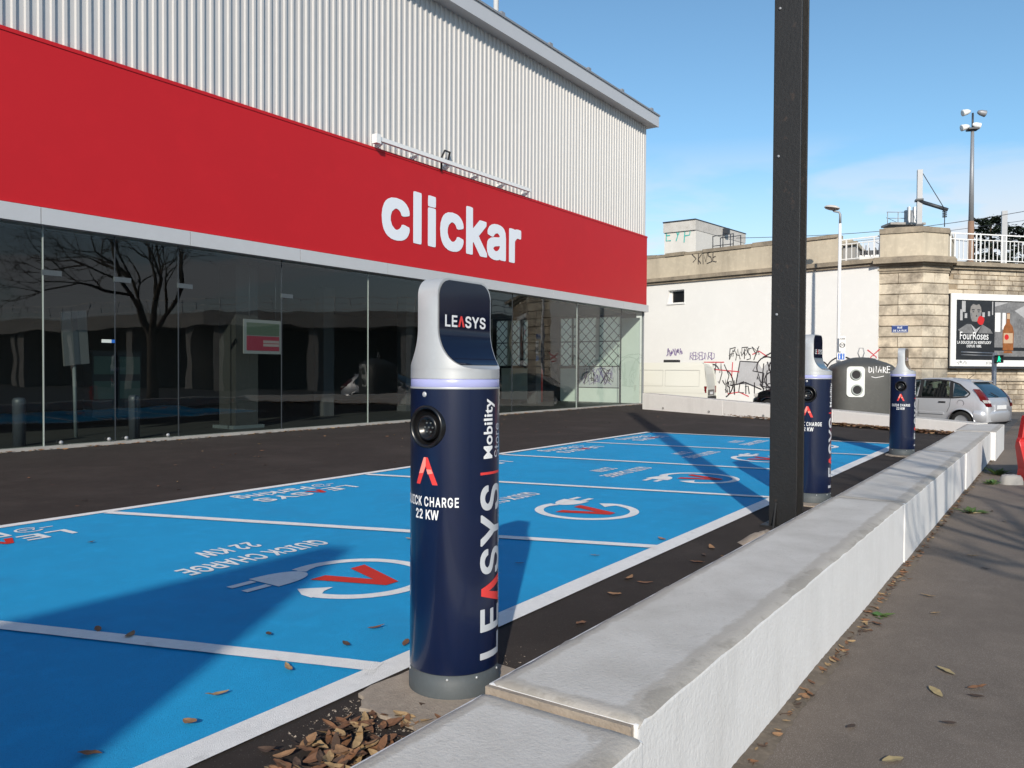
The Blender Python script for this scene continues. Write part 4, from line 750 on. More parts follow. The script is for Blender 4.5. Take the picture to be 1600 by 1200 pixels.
mb = MB(); mb.bb(c.x-.42, c.x+.42, c.y-.08, c.y+.68, .03, .10); part(mb, 'column_foot', BASEG, cl)
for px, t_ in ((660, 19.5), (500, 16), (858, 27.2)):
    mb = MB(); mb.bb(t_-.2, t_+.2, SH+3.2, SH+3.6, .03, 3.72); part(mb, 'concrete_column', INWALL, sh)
for t_, y_ in ((8.4, 17.2), (9.4, 17.2)):
    pass
c = TP(843, 590, TE-1.6); st_ = thing('display_stand', 'red and white rounded display stand inside the shop near the lattice windows', 'display stand', (TE-1.6, c.y, .03))
mb = MB(); mb.tube([(0, 0, 0), (0, 0, 1.30), (.0, -.05, 1.42)], [.14, .14, .07], 12, 0); part(mb, 'red_side', BARRED, st_)
mb = MB(); mb.tube([(0, .22, 0), (0, .22, 1.25), (0, .16, 1.42)], [.10, .10, .06], 12); part(mb, 'white_side', INWHITE, st_)
for i, (px, py) in enumerate(((30, 697), (258, 690))):
    c = G(px, py, .03); c.y = max(c.y, SH+.45); mb = MB(); mb.lathe([(0, .03), (.10, .03), (.10, .74), (.105, .75), (.105, .82), (.08, .86), (0, .87)], (c.x, c.y, 0), n=18)
    tag(mb.build('grey_bollard', DARKM), ['short grey bollard behind glass at the left edge', 'short grey bollard behind glass left of the concrete column'][i], 'bollard', 'bollards inside the shop glass')
# poster board, grey panel and sticker just behind the glass
c0_, c1_ = YP(381, 526, SH+.38), YP(440, 526, SH+.38); zl_, zh_ = YP(410, 553, SH+.38).z, YP(410, 500, SH+.38).z
pb = thing('poster_board', 'white framed board with pink lower half hanging behind the shop glass', 'poster board', ((c0_.x+c1_.x)/2, SH+.38, zl_)); hw_ = (c1_.x-c0_.x)/2; hh_ = zh_-zl_
mb = MB(); mb.bb(-hw_, hw_, 0, .03, 0, hh_); part(mb, 'board', mat('board_grey', (.15, .15, .155), .6), pb)
mb = MB(); mb.bb(-hw_+.07, hw_-.07, -.004, -.001, .07, hh_*.52); part(mb, 'pink_print', mat('pink_print', (.17, .015, .03), .5), pb)
mb = MB(); mb.bb(-hw_+.07, hw_-.07, -.004, -.001, hh_*.54, hh_-.07); part(mb, 'green_print', mat('green_print', (.05, .065, .045), .5), pb)
for x in (-hw_*.7, hw_*.7): mb = MB(); mb.tube([(x, .015, hh_), (x, .015, 3.72-zl_)], .006, 5); part(mb, 'hanging_wire', DARKM, pb)
for q in (.36, .26): mb = MB(); mb.bb(hw_*.0, hw_*.85, -.007, -.0045, hh_*q-.03, hh_*q+.03); part(mb, 'print_line', mat('print_line_grey', (.2, .15, .15), .6), pb)
c0_ = YP(117, 528, SH+1.6); gl_ = YP(117, 570, SH+1.6).z; gh_ = YP(117, 486, SH+1.6).z
gpn = thing('leaning_signboard', 'tall leaning grey signboard on a thin post inside the dark shop', 'signboard', (c0_.x, SH+1.6, .03))
mb = MB(); mb.box((0, 0, (gl_+gh_)/2-.03), (.48, .05, gh_-gl_), 0, 0, (Vector((.985, .0, .12)).normalized(), Vector((0, 1, 0)), Vector((-.06, 0, 1)).normalized())); part(mb, 'panel_sheet', mat('panel_grey', (.07, .07, .075), .6), gpn)
mb = MB(); mb.box((.0, -.03, (gl_+gh_)/2-.03), (.10, .012, gh_-gl_-.02), 0, 0, (Vector((.985, .0, .12)).normalized(), Vector((0, 1, 0)), Vector((-.06, 0, 1)).normalized())); part(mb, 'centre_strip', DARKM, gpn)
mb = MB(); mb.tube([(.03, .04, 0), (.0, .04, gl_)], .035, 8); part(mb, 'stand', BASEG, gpn)
c0_ = YP(169, 533, SH-.004); stk = thing('glass_sticker', 'small white and blue sticker on the shop glass', 'sticker', (c0_.x, SH-.004, c0_.z))
mb = MB(); mb.bb(-.12, .06, -.002, 0, -.03, .03); part(mb, 'white_half', INWHITE, stk); mb = MB(); mb.bb(.061, .13, -.002, 0, -.03, .03); part(mb, 'blue_half', SIGNB2, stk)
# counter and green tinted cabinet inside
c = TP(0, 0, 1) if False else None
cb = thing('glass_cabinet', 'green tinted glass cabinet standing deep inside the dark shop', 'cabinet', (YP(183, 570, 18.5).x, 18.5, .03))
for sx_ in (-.31, .31):
    mb = MB(); mb.bb(sx_-.28, sx_+.28, 0, .4, .2, 1.75); part(mb, 'cabinet_body', INWALL, cb)
    for z in (.62, 1.2):
        mb = MB(); mb.bb(sx_-.25, sx_+.25, -.02, -.002, z, z+.42); part(mb, 'cabinet_shelf', CABGL, cb)

# ------------------------------------------------------------------ retaining wall and what stands behind
class VPl:
    def __init__(s, a, b): s.a = Vector(a).to_2d() if len(a) == 3 else Vector(a); bb_ = Vector(b).to_2d() if len(b) == 3 else Vector(b); s.d = (bb_-s.a).normalized(); s.n = Vector((-s.d.y, s.d.x)); s.n = s.n if s.n.dot(-s.a) > 0 else -s.n
    def hit(s, px, py):
        v = ray(px, py); den = v.x*s.n.x+v.y*s.n.y; k = (s.a.dot(s.n))/den; p = CAM+v*k; return (Vector((p.x, p.y))-s.a).dot(s.d), p.z
    def pt(s, q, z, o=0): p = s.a+s.d*q+s.n*o; return Vector((p.x, p.y, z))
    def box(s, mb, q0, q1, z0, z1, o0, o1, mi=0):
        mb.box(s.pt((q0+q1)/2, (z0+z1)/2, (o0+o1)/2), (abs(q1-q0), abs(o1-o0), z1-z0), 0, mi, (Vector((*s.d, 0)), Vector((*s.n, 0)), Vector((0, 0, 1)))); return mb
RW = VPl(DP(1372, 500, 33.0), DP(1003, 500, 41.4))
ZC = 5.75; SL = 48
rw = thing('retaining_wall', 'tall white rendered retaining wall covered with graffiti along its foot', 'wall')
w0, wz0 = RW.hit(1069, 473); w1, wz1 = RW.hit(1044, 454)
mb = MB()
for a, b, z0, z1 in ((0, w0, GZ-.2, ZC), (w1, SL, GZ-.2, ZC), (w0, w1, GZ-.2, wz0), (w0, w1, wz1, ZC)): RW.box(mb, a, b, z0, z1, -.6, 0)
part(mb, 'rendered_face', RENDER, rw)
mb = MB(); RW.box(mb, w0, w1, wz0, wz1, -.30, -.26); wn = part(mb, 'window', BLK, rw)
mb = MB()
for a, b, z0, z1 in ((w0, w1, wz0, wz0+.05), (w0, w1, wz1-.05, wz1), (w0, w0+.05, wz0+.05, wz1-.05), (w1-.12, w1, wz0+.05, wz1-.05)): RW.box(mb, a, b, z0, z1, -.26, -.20)
part(mb, 'window_frame', WIRON, wn)
mb = MB(); RW.box(mb, w0-.05, w1+.05, wz0-.06, wz0-.001, -.2, .05); part(mb, 'window_sill', RENDER, wn)
mb = MB(); RW.box(mb, 0, SL, ZC+.002, ZC+.12, -.6, .10); RW.box(mb, 0, SL, ZC+.121, ZC+.30, -.6, .22); part(mb, 'cornice', STONEC, rw)
sp_, _ = RW.hit(1309, 400)
mb = MB(); RW.box(mb, sp_, SL, ZC+.301, 7.10, -.5, -.02); par = part(mb, 'parapet', PARA, rw)
sA = sp_; ks = [RW.hit(px, 390)[0] for px in (1309, 1210, 1175, 1098, 1070, 1040, 1024)]+[SL]
for i in range(len(ks)-1):
    up_ = (.0, .06, .02, -.02, .03, -.02, .02)[i]
    mb = MB(); RW.box(mb, ks[i]+.01, ks[i+1]-.01, 7.101, 7.24+up_, -.56, .05 if i in (0, 2, 4) else .01); part(mb, 'coping_slab', STONEC, rw)
fnw = lambda S0, Z0: (lambda x, y: RW.pt(S0-x, Z0+y, .008))
def gat(px, py): a = RW.hit(px, py); return fnw(*a)
mb = MB(); fw = gat(1140, 562); tagline(mb, 'FATSY', 0, 0, .52, .042, fw, 0, .72, .09); scribble(mb, .0, 1.7, -.05, .6, 7, .03, fw, 0); ribbon(mb, [(1.7, .1), (2.1, .3), (2.5, .25), (3.0, .1)], .06, fw)
part(mb, 'graffiti', GRAFK, rw)
mb = MB(); fw = gat(1153, 606)
put(mb, [(-.1, .2), (.1, 1.25), (1.0, 1.2), (1.2, .9), (1.5, 1.2), (2.0, 1.3), (2.5, 1.15), (2.5, .0), (1.8, -.1), (1.0, .1)], [tuple(range(10))], lambda x, y: fw(x, y)+Vector((*RW.n, 0))*-.003)
part(mb, 'silver_fill', GRAFG, rw)
mb = MB()
for st in ([(-.1, .2), (.1, 1.25), (1.0, 1.2), (.75, .8), (1.3, .7)], arc(1.45, .95, .5, 200, -20, 12), arc(2.1, .9, .55, 190, -10, 12), [(1.3, .7), (1.25, .1), (1.9, -.05), (2.5, .05)], [(-.4, .1), (.4, .25), (1.2, -.05)], arc(1.7, .4, .35, 0, 350, 14), arc(-1.0, .2, .75, -60, 60, 12), arc(-1.35, .75, .35, 20, 200, 10)): ribbon(mb, st, .06, fw, 0)
fw2 = gat(1150, 614); tagline(mb, 'ChISO', .15, 0, .55, .05, fw2, 0); scribble(mb, 1.1, 2.6, .15, 1.5, 9, .05, fw2, 0); scribble(mb, -1.3, -.4, .3, 1.5, 5, .045, fw2, 0); scribble(mb, -.55, .0, -.1, .75, 5, .05, fw2, 0)
part(mb, 'graffiti', GRAFK, rw)
mb = MB(); fw = gat(1100, 566)
for st in ([(0, 0), (1.1, 0)], [(.6, -.35), (1.9, -.45)], [(1.55, .0), (1.5, -.75)], [(2.55, .35), (2.9, .5), (3.3, .25)], [(1.3, -1.5), (1.9, -1.4), (2.4, -1.6)]): ribbon(mb, st, .05, fw)
fw = gat(1365, 556); ribbon(mb, [(-.25, .25), (0, .05), (.25, .28)], .05, fw); ribbon(mb, arc(0, -.1, .12, 0, 330, 8), .04, fw)
part(mb, 'graffiti', GRAFR, rw)
mb = MB(); fw = gat(1042, 557); scribble(mb, 0, .95, 0, .42, 13, .05, fw); fw = gat(1078, 562); tagline(mb, 'REBEDNRD', 0, 0, .36, .035, fw, 0, .6); part(mb, 'graffiti', GRAFV, rw)
mb = MB(); fw = gat(1082, 413); tagline(mb, '>KNSE', 0, 0, .5, .035, fw, 0, .7, .1); part(mb, 'graffiti', GRAFK, par)
mb = MB(); fw = gat(1262, 590)
for st in (arc(.3, 0, .8, 170, 40, 10), arc(1.5, .2, .7, 170, 60, 10), arc(.9, -.2, .4, 150, 0, 8)): ribbon(mb, st, .06, fw)
part(mb, 'graffiti', GRAFK, rw)

# stone corner pier
pA, pB, pC = DP(1372, 500, 33.05).to_2d(), DP(1441, 500, 32.35).to_2d(), DP(1482, 500, 32.75).to_2d()
cen = DP(1430, 500, 34.6).to_2d(); pb1, pb0 = DP(1490, 500, 36).to_2d(), DP(1380, 500, 36).to_2d()
def grow(k):
    r_ = []
    for p in (pA, pB, pC): v = (p-cen).normalized(); r_.append(p+v*k)
    return r_+[pb1, pb0]
pr_ = thing('stone_pier', 'tan stone corner pier with heavy cornice between white wall and billboard', 'pier')
mb = MB(); mb.prism(grow(-.10), GZ-.2, 5.45); part(mb, 'joint_core', MORT, pr_)
ch = .435; z = 5.42; ci = 0
def stone_face(a, b, z0, z1, mt, th=.13, cut=None):
    "a block with chamfered front edges between a and b (outer line)"
    a, b = Vector(a), Vector(b); d = (b-a).normalized(); n_ = Vector((d.y, -d.x)); n_ = n_ if n_.dot(-a) > 0 else -n_
    mb = MB(); e = .025; L_len = (b-a).length
    def P(s_, z_, o_): q = a+d*s_+n_*o_; return (q.x, q.y, z_)
    vs = [P(.004, z0, -th), P(L_len-.004, z0, -th), P(L_len-.004, z1, -th), P(.004, z1, -th), P(.004, z0, -e), P(L_len-.004, z0, -e), P(L_len-.004, z1, -e), P(.004, z1, -e),
          P(.004+e*.3, z0+e, 0), P(L_len-.004-e*.3, z0+e, 0), P(L_len-.004-e*.3, z1-e, 0), P(.004+e*.3, z1-e, 0)]
    mb.add(vs, [(0, 1, 5, 4), (1, 2, 6, 5), (2, 3, 7, 6), (3, 0, 4, 7), (4, 5, 9, 8), (5, 6, 10, 9), (6, 7, 11, 10), (7, 4, 8, 11), (8, 9, 10, 11)])
    return mb
while z-ch > GZ-.3:
    j = random.uniform(-.01, .012)
    for a, b in ((pA, pB), (pB, pC)):
        sub = [(0, 1)] if random.random() < .5 else ([(0, .45), (.45, 1)] if (b-a).length > 1.3 else [(0, 1)])
        for q, r_ in sub: part(stone_face(a+(b-a)*q, a+(b-a)*r_, z-ch+.012, z-.012, None), 'stone', STONE[random.choice((0, 0, 1, 2, 2, 3))], pr_)
    z -= ch
for k, (g, z0, z1) in enumerate(((.02, 5.43, 5.52), (.07, 5.521, 5.60), (.02, 5.601, 5.72), (.16, 5.721, 5.80), (.42, 5.801, 5.98), (.34, 5.981, 6.06))):
    mb = MB(); mb.prism(grow(g), z0, z1); part(mb, 'cornice', STONEC, pr_)
mb = MB(); mb.prism(grow(-.06), 6.061, 7.05); part(mb, 'pedestal', PARA, pr_)
mb = MB(); mb.prism(grow(.0), 7.051, 7.26); mb.prism(grow(-.3), 7.261, 7.33); part(mb, 'pedestal_cap', STONEC, pr_)
PF = VPl(pA, pB); s_, z_ = PF.hit(1406, 514)
np_ = thing('street_name_plate', 'small dark blue enamel street name plate with white lettering on the stone pier', 'sign')
mb = MB(); PF.box(mb, s_-.30, s_+.30, z_-.15, z_+.15, .004, .02); part(mb, 'plate', SIGNBL, np_)
mb = MB()
sgn_ = 1 if PF.hit(1420, 514)[0] > PF.hit(1400, 514)[0] else -1
for tx, dz, sz, wt in (('RUE', .02, .10, .18), ('DE LA RUE', -.10, .09, .50)):
    v, f, wd = text2d(tx, sz, .01); put(mb, v, f, lambda x, y: PF.pt(s_+sgn_*(x*wt/wd-wt/2), z_+dz+y, .023))
for a, b, c, d_ in ((-.29, .29, .13, .14), (-.29, .29, -.14, -.13)): PF.box(mb, s_+a, s_+b, z_+c, z_+d_, .0205, .0215)
part(mb, 'lettering', PRINTW, np_)

# coursed stone wall to the right
SW = VPl(DP(1478, 500, 33.35), DP(1600, 500, 34.2)); SWL = 9.5
sw = thing('stone_wall', 'coursed tan stone wall behind the billboard and silver car', 'wall')
mb = MB(); SW.box(mb, 0, SWL, GZ-.2, 5.68, -.6, -.03); part(mb, 'joint_core', MORT, sw)
SME = []
for k in range(9):
    hw, hh, e = (.34, .28, .40)[k % 3], .098, .014; j = [random.uniform(-.008, .008) for _ in range(4)]
    mm = MB(); mm.add([(-hw, -.06, -hh), (hw, -.06, -hh), (hw, -.06, hh), (-hw, -.06, hh), (-hw+e, j[0], -hh+e), (hw-e, j[1], -hh+e), (hw-e, j[2], hh-e), (-hw+e, j[3], hh-e)], [(4, 5, 6, 7), (0, 1, 5, 4), (1, 2, 6, 5), (2, 3, 7, 6), (3, 0, 4, 7)])
    o = mm.build('stone', STONE[k % 4]); SME.append((o.data, hw)); bpy.data.objects.remove(o)
z = GZ-.1; row = 0; rotz = math.atan2(SW.d.y, SW.d.x); flip = SW.n.dot(Vector((-SW.d.y, SW.d.x))) < 0
if flip: rotz += PI
while z < 5.6:
    q = .02-(row % 2)*.3+random.uniform(-.1, .1)
    while q < 5.4:
        me, hw = random.choice(SME)
        if q > -.15:
            o = bpy.data.objects.new('stone', me); COL.objects.link(o); o.location = SW.pt(q+hw, z+.1, .012+random.uniform(-.008, .008)); o.rotation_euler = (0, 0, rotz); o.parent = sw
        q += hw*2+.014
    z += .210; row += 1
mb = MB(); SW.box(mb, 0, SWL, 5.681, 5.80, -.6, .14); SW.box(mb, 0, SWL, 5.801, 5.97, -.6, .30); part(mb, 'ledge', STONEC, sw)
mb = MB(); SW.box(mb, 0, SWL, 1.02, 1.14, .001, .10); part(mb, 'string_course', STONE[1], sw)

# billboard
BB = VPl(SW.pt(0, 0, .36), SW.pt(1, 0, .36))
b0, bz1 = BB.hit(1486, 458); _, bz0 = BB.hit(1486, 572); bsg = 1 if BB.hit(1560, 500)[0] > b0 else -1; bw = 4.25
def bq(x): return b0+bsg*x
bl = thing('billboard', 'large white framed advertising billboard with whiskey poster on the stone wall', 'billboard')
mb = MB(); BB.box(mb, bq(0), bq(bw), bz0-.10, bz1, -.30, -.03); part(mb, 'case', DARKM, bl, bevel=.03)
mb = MB(); e = .26
for x0, x1, z0, z1 in ((0, bw, bz1-e, bz1), (0, bw, bz0, bz0+e), (0, e, bz0+e, bz1-e), (bw-e, bw, bz0+e, bz1-e)): BB.box(mb, bq(x0), bq(x1), z0, z1, -.029, .02)
fr = part(mb, 'frame', WIRON, bl)
pw, ph = bw-2*e, bz1-bz0-2*e
def bp(x, y, o=.0): return BB.pt(bq(e+x), bz0+e+y, o)
def flat(name, mt, polys, o, par=None):
    mb = MB()
    for p in polys: mb.add([bp(x, y, o) for x, y in p], [tuple(range(len(p)))])
    return part(mb, name, mt, par or bl)
def rect(x0, x1, y0, y1): return [(x0, y0), (x1, y0), (x1, y1), (x0, y1)]
po = flat('poster', POSTK, [rect(0, pw, 0, ph)], -.026)
kx = pw/3.73; ky = ph/2.5
def sc(p): return [(x*kx, y*ky) for x, y in p]
P2 = lambda nm, mt, pl, o: flat(nm, mt, [sc(p) for p in pl], o, po)
P2('poster_scene', POSTG, [rect(1.92, 3.73, .5, 2.46)], -.0245)
P2('poster_table', POSTK, [rect(1.92, 3.73, .42, .54)], -.0235)
P2('poster_table_top', POSTG, [rect(1.92, 3.73, .16, .40)], -.0242)
P2('poster_window', WIRON, [rect(1.94, 2.2, 1.2, 2.0), rect(2.3, 2.46, 1.3, 2.0)], -.0235)
P2('poster_light_patch', POSTL, [rect(.3, .48, 2.0, 2.46), rect(.22, .34, 1.65, 2.1), rect(.44, .56, 1.75, 1.95), rect(1.3, 1.42, 1.8, 2.0), rect(1.58, 1.68, 1.85, 2.05), rect(1.78, 1.83, 1.9, 2.46), [(1.92, 2.25), (2.6, 2.44), (1.92, 2.44)], [(2.9, 2.1), (3.73, 2.46), (3.73, 1.6)]], -.0243)
face = [(.70, 2.02), (.74, 1.72), (.86, 1.52), (.98, 1.46), (1.12, 1.52), (1.22, 1.74), (1.26, 2.02), (1.22, 2.30), (1.08, 2.42), (.88, 2.42), (.74, 2.30)]
P2('poster_face', POSTS, [face], -.0235)
P2('poster_hair', POSTK, [[(.66, 1.98), (.72, 2.22), (.84, 2.34), (1.0, 2.30), (1.14, 2.34), (1.24, 2.2), (1.30, 1.98), (1.34, 2.3), (1.16, 2.49), (.82, 2.49), (.62, 2.3)]], -.0229)
P2('poster_cheek_shade', POSTG, [[(.72, 1.98), (.80, 1.95), (.84, 1.66), (.76, 1.74)], [(1.10, 1.98), (1.25, 1.98), (1.22, 1.76), (1.12, 1.7)]], -.0231)
P2('poster_coat', POSTG, [[(.12, 1.25), (.55, 1.5), (.74, 1.5), (.9, 1.1), (.3, 1.12)], [(1.3, 1.5), (1.7, 1.3), (1.84, 1.12), (1.1, 1.12)]], -.0246)
P2('poster_beard', POSTK, [[(.74, 1.78), (.80, 1.62), (.98, 1.60), (1.14, 1.62), (1.23, 1.78), (1.2, 1.52), (.98, 1.30), (.78, 1.50)]], -.0225)
P2('poster_features', POSTK, [rect(.78, .92, 2.08, 2.12), rect(1.05, 1.2, 2.08, 2.12), rect(.82, .90, 2.0, 2.035), rect(1.08, 1.16, 2.0, 2.035), [(.97, 1.82), (1.05, 1.82), (1.03, 1.9)], [(.7, 2.3), (.98, 2.44), (1.26, 2.3), (1.2, 2.47), (.76, 2.47)]], -.0222)
P2('poster_shirt', POSTL, [[(.74, 1.5), (.98, 1.08), (1.24, 1.42), (1.0, 1.28)]], -.0228)
P2('poster_rose', BARRED, [[(1.06+.17+.17*math.cos(R(a))*(1+.1*math.sin(R(a*4))), 1.66+.19*math.sin(R(a))) for a in range(0, 360, 24)]], -.0215)
bt = [(2.34, .42), (2.86, .42), (2.88, 1.2), (2.82, 1.42), (2.68, 1.58), (2.66, 2.0), (2.52, 2.0), (2.50, 1.58), (2.38, 1.42), (2.32, 1.2)]
P2('poster_bottle', AMBER, [bt, [(2.36, .30), (2.84, .30), (2.78, .40), (2.42, .40)]], -.0225)
P2('poster_bottle_label', CREAM, [rect(2.37, 2.83, .72, 1.15), rect(2.52, 2.67, 1.75, 1.97)], -.0215)
P2('poster_bottle_emblem', BARRED, [[(2.52+.11*math.cos(R(a)), .98+.12*math.sin(R(a))) for a in range(0, 360, 30)]], -.0208)
mb = MB()
for tx, x, y, wt, sz in (('FourRoses', .22, .86, 1.40, .46), ('LA DOUCEUR DU KENTUCKY', .10, .68, 1.66, .15), ('DEPUIS 1888.', .56, .53, .72, .15)):
    v, f, wd = text2d(tx, sz, .006 if sz > .2 else .012); put(mb, v, f, lambda X_, Y_: bp((x+X_*wt/wd)*kx, (y+Y_)*ky, -.021))
part(mb, 'poster_lettering', PRINTW, po)
mb = MB(); v, f, wd = text2d('JCDecaux', .15, .004); put(mb, v, f, lambda X_, Y_: BB.pt(bq(1.72+X_), bz0+.09+Y_, .023))
fq = lambda X_, Y_: BB.pt(bq(.32+X_), bz0+.04+Y_, .023); scribble(mb, 0, .5, .02, .2, 7, .014, fq)
part(mb, 'frame_lettering', GRAFK, fr)

# railings on top
def railing(name, pl, q0, q1, z0, h, off, label, step=.205):
    T = thing(name, label, 'railing'); L_len = q1-q0
    for zz, th in ((z0+h, .05), (z0+h*.80, .035), (z0+.12, .035)): mb = MB(); pl.box(mb, q0, q1, zz-th/2, zz+th/2, off-.02, off+.02); part(mb, 'rail', WIRON, T)
    n_ = int(abs(L_len)/step)
    for i in range(n_+1):
        q = q0+L_len*i/n_
        if i % 6 in (0, 1): mb = MB(); pl.box(mb, q-.028, q+.028, z0-.1, z0+h, off-.019, off+.019); part(mb, 'railing_post', WIRON, T)
        else: mb = MB(); pl.box(mb, q-.014, q+.014, z0+.1, z0+h*.80, off-.012, off+.012); part(mb, 'baluster', WIRON, T)
railing('white_railing', SW, .12, 5.6, 5.97, 1.20, .05, 'white iron railing on top of the stone wall above the billboard')
railing('white_railing', RW, RW.hit(1374, 390)[0]+.05, sp_-.05, 6.05, .95, -.2, 'short white iron railing between the stone pier and the parapet')
# embankment behind the walls
ea, eb, ec = RW.pt(SL, 0, -.5), RW.pt(0, 0, -.5), SW.pt(SWL, 0, -.5)
eb2 = SW.pt(0, 0, -.5)
m = MB(); m.prism([ea.to_2d(), eb.to_2d(), eb2.to_2d(), ec.to_2d(), (260, -70), (300, 200), (90, 260)], GZ-.2, 5.72); m.build('railway_embankment', ROAD, kind='structure')

# hut with EYP tag
def pol(px, d): return DP(px, 500, d).to_2d()
h0, h1, h2 = pol(1037, 45.1), pol(1086, 44.0), pol(1162, 48.5); h3 = h0+h2-h1
ht = thing('rooftop_hut', 'pale flat roofed hut with teal tag rising above the retaining wall', 'hut')
zt = 9.65
mb = MB(); mb.prism([h0, h1, h2, h3], 5.7, zt-.55); part(mb, 'hut_wall', HUT, ht)
hc = (h0+h2)/2
mb = MB(); mb.prism([hc+(p-hc)*1.03 for p in (h0, h1, h2, h3)], zt-.549, zt); part(mb, 'roof_band', CAP, ht)
mb = MB(); mb.prism([hc+(p-hc)*1.045 for p in (h0, h1, h2, h3)], zt+.001, zt+.06); part(mb, 'roof_edge', DARKM, ht)
HP = VPl(h0, h1); s_, z_ = HP.hit(1040, 378); sg = 1 if HP.hit(1060, 377)[0] > s_ else -1
mb = MB(); fw = lambda x, y: HP.pt(s_+sg*x, z_+y, .02)
tagline(mb, 'EYP', .05, .05, .58, .06, fw, 0, 1.15, .01); part(mb, 'graffiti', GRAFT, ht)
HP2 = VPl(h1, h2); s2_, z2_ = HP2.hit(1130, 363)
mb = MB(); HP2.box(mb, s2_-.15, s2_+.15, z2_-.1, z2_+.2, .05, .35); part(mb, 'wall_lamp', DARKM, ht)
cg = thing('metal_frame', 'small open dark metal frame on the parapet before the pale hut', 'frame'); c0_ = RW.hit(1137, 392)[0]; c1_ = RW.hit(1105, 392)[0]
mb = MB()
for q in (c0_, (c0_+c1_)/2, c1_):
    for o_ in (-1.2, -.5): mb.tube([RW.pt(q, 7.2, o_), RW.pt(q, 7.95+.12*(q == (c0_+c1_)/2), o_)], .025, 5)
for o_ in (-1.2, -.5):
    for z in (7.45, 7.93): mb.tube([RW.pt(c0_, z, o_), RW.pt(c1_, z, o_)], .02, 5)
part(mb, 'frame_bars', DARKM, cg)
# little trackside buildings
a0, a1, a2 = pol(1262, 41), pol(1335, 39), pol(1350, 42.5)
tb = thing('trackside_shelter', 'low tan roofed shelter behind the street lamp top', 'shelter')
mb = MB(); mb.prism([a0, a1, a2, a0+a2-a1], 5.7, 7.55); part(mb, 'shelter_wall', CONC, tb)
cc_ = (a0+a2)/2; mb = MB(); mb.prism([cc_+(p-cc_)*1.08 for p in (a0, a1, a2, a0+a2-a1)], 7.551, 7.72); mb.prism([cc_+(p-cc_)*.8 for p in (a0, a1, a2, a0+a2-a1)], 7.721, 7.95); part(mb, 'shelter_roof', PARA, tb)
a0, a1, a2 = pol(1338, 40.5), pol(1392, 40), pol(1400, 44)
tb = thing('trackside_cabin', 'white sprayed cabin behind the short white railing', 'cabin')
mb = MB(); mb.prism([a0, a1, a2, a0+a2-a1], 5.7, 7.25); part(mb, 'cabin_wall', RENDER, tb)
mb = MB(); mb.prism([a0*1.003, a1*1.003, a2*1.003, (a0+a2-a1)], 7.251, 7.5); part(mb, 'cabin_roof', DARKM, tb)
CP = VPl(a0, a1); mb = MB(); s_, z_ = CP.hit(1343, 404); sg = 1 if CP.hit(1360, 404)[0] > s_ else -1; scribble(mb, .0, 1.0, 0, .8, 9, .035, lambda x, y: CP.pt(s_+sg*x, z_+y, .02)); part(mb, 'graffiti', GRAFK, tb)
# catenary mast
def up_at(px, py, d): return DP(px, py, d)
ms = up_at(1436, 360, 44); ct = thing('catenary_mast', 'grey railway catenary mast with dark bracket arm and insulator above the pier', 'mast', (ms.x, ms.y, 5.7))
zt_ = up_at(1436, 266, 44).z-5.7
mb = MB(); mb.box((0, 0, zt_/2), (.26, .26, zt_), .3); part(mb, 'mast_post', GALV, ct)
rt2 = Vector((RT.x, RT.y, 0)).normalized()
def rel(px, py, d=44): return up_at(px, py, d)-Vector((ms.x, ms.y, 5.7))
mb = MB(); mb.tube([rel(1432, 313), rel(1481, 328, 43.2)], .10, 6); part(mb, 'bracket_arm', DARKM, ct)
mb = MB(); mb.tube([rel(1440, 268), rel(1475, 325, 43.2)], .022, 5); part(mb, 'stay_wire', DARKM, ct)
c = rel(1476, 334, 43.2); mb = MB()
for k in range(4): mb.lathe([(0, -.04), (.12, -.02), (.12, .02), (0, .05)], c+Vector((0, 0, -.16+.1*k)), n=10)
mb.tube([c+Vector((0, 0, .2)), c+Vector((0, 0, -.7))], .025, 5); part(mb, 'insulator', DARKM, ct)
for y_, w_ in ((313, .5), (352, .4)): mb = MB(); mb.box(rel(1436, y_), (w_, .38, .10), .3); part(mb, 'clamp', DARKM, ct)
ms2 = up_at(1569, 365, 60); mb = MB(); mb.box((ms2.x, ms2.y, (5.7+up_at(1569, 330, 60).z)/2), (.36, .36, up_at(1569, 330, 60).z-5.7), .2)
tag(mb.build('distant_mast', GALV), 'plain grey railway mast rising behind the white railing at right', 'mast')
fl = up_at(1517, 365, 42); fp = thing('floodlight_pole', 'tall slim pole with a cluster of floodlights above the railway', 'pole', (fl.x, fl.y, 5.7)); zf = up_at(1520, 203, 42).z-5.7
mb = MB(); mb.tube([(0, 0, 0), (0, 0, 3.6)], [.17, .15], 10); part(mb, 'lower_pole', RUST, fp)
mb = MB(); mb.tube([(0, 0, 3.6), (.0, 0, zf)], [.13, .08], 10); part(mb, 'upper_pole', GALV, fp)
mb = MB(); mb.tube([(0, 0, zf-.1), (0, 0, zf+.85)], .05, 8); mb.box((0, 0, zf), (.5, .5, .08), .4); part(mb, 'lamp_bracket', DARKM, fp)
for dx, dz, tl in ((-.42, .10, 25), (.22, .2, -10), (-.38, .88, 25), (.5, .85, -30)):
    c = Vector((0, 0, zf+dz))+rt2*dx; A_ = Vector((0, 0, 1)); ax_ = (rt2*(-1 if dx < 0 else 1)+Vector((0, 0, -.25))).normalized(); s1_ = ax_.cross(A_).normalized(); s2__ = s1_.cross(ax_)
    mb = MB(); mb.lathe([(0, -.26), (.08, -.24), (.14, -.10), (.17, .13), (.17, .16), (0, .13)], c, n=14, frame=(s1_, s2__, ax_)); part(mb, 'floodlight', WIRON if dx < .3 else GALV, fp)
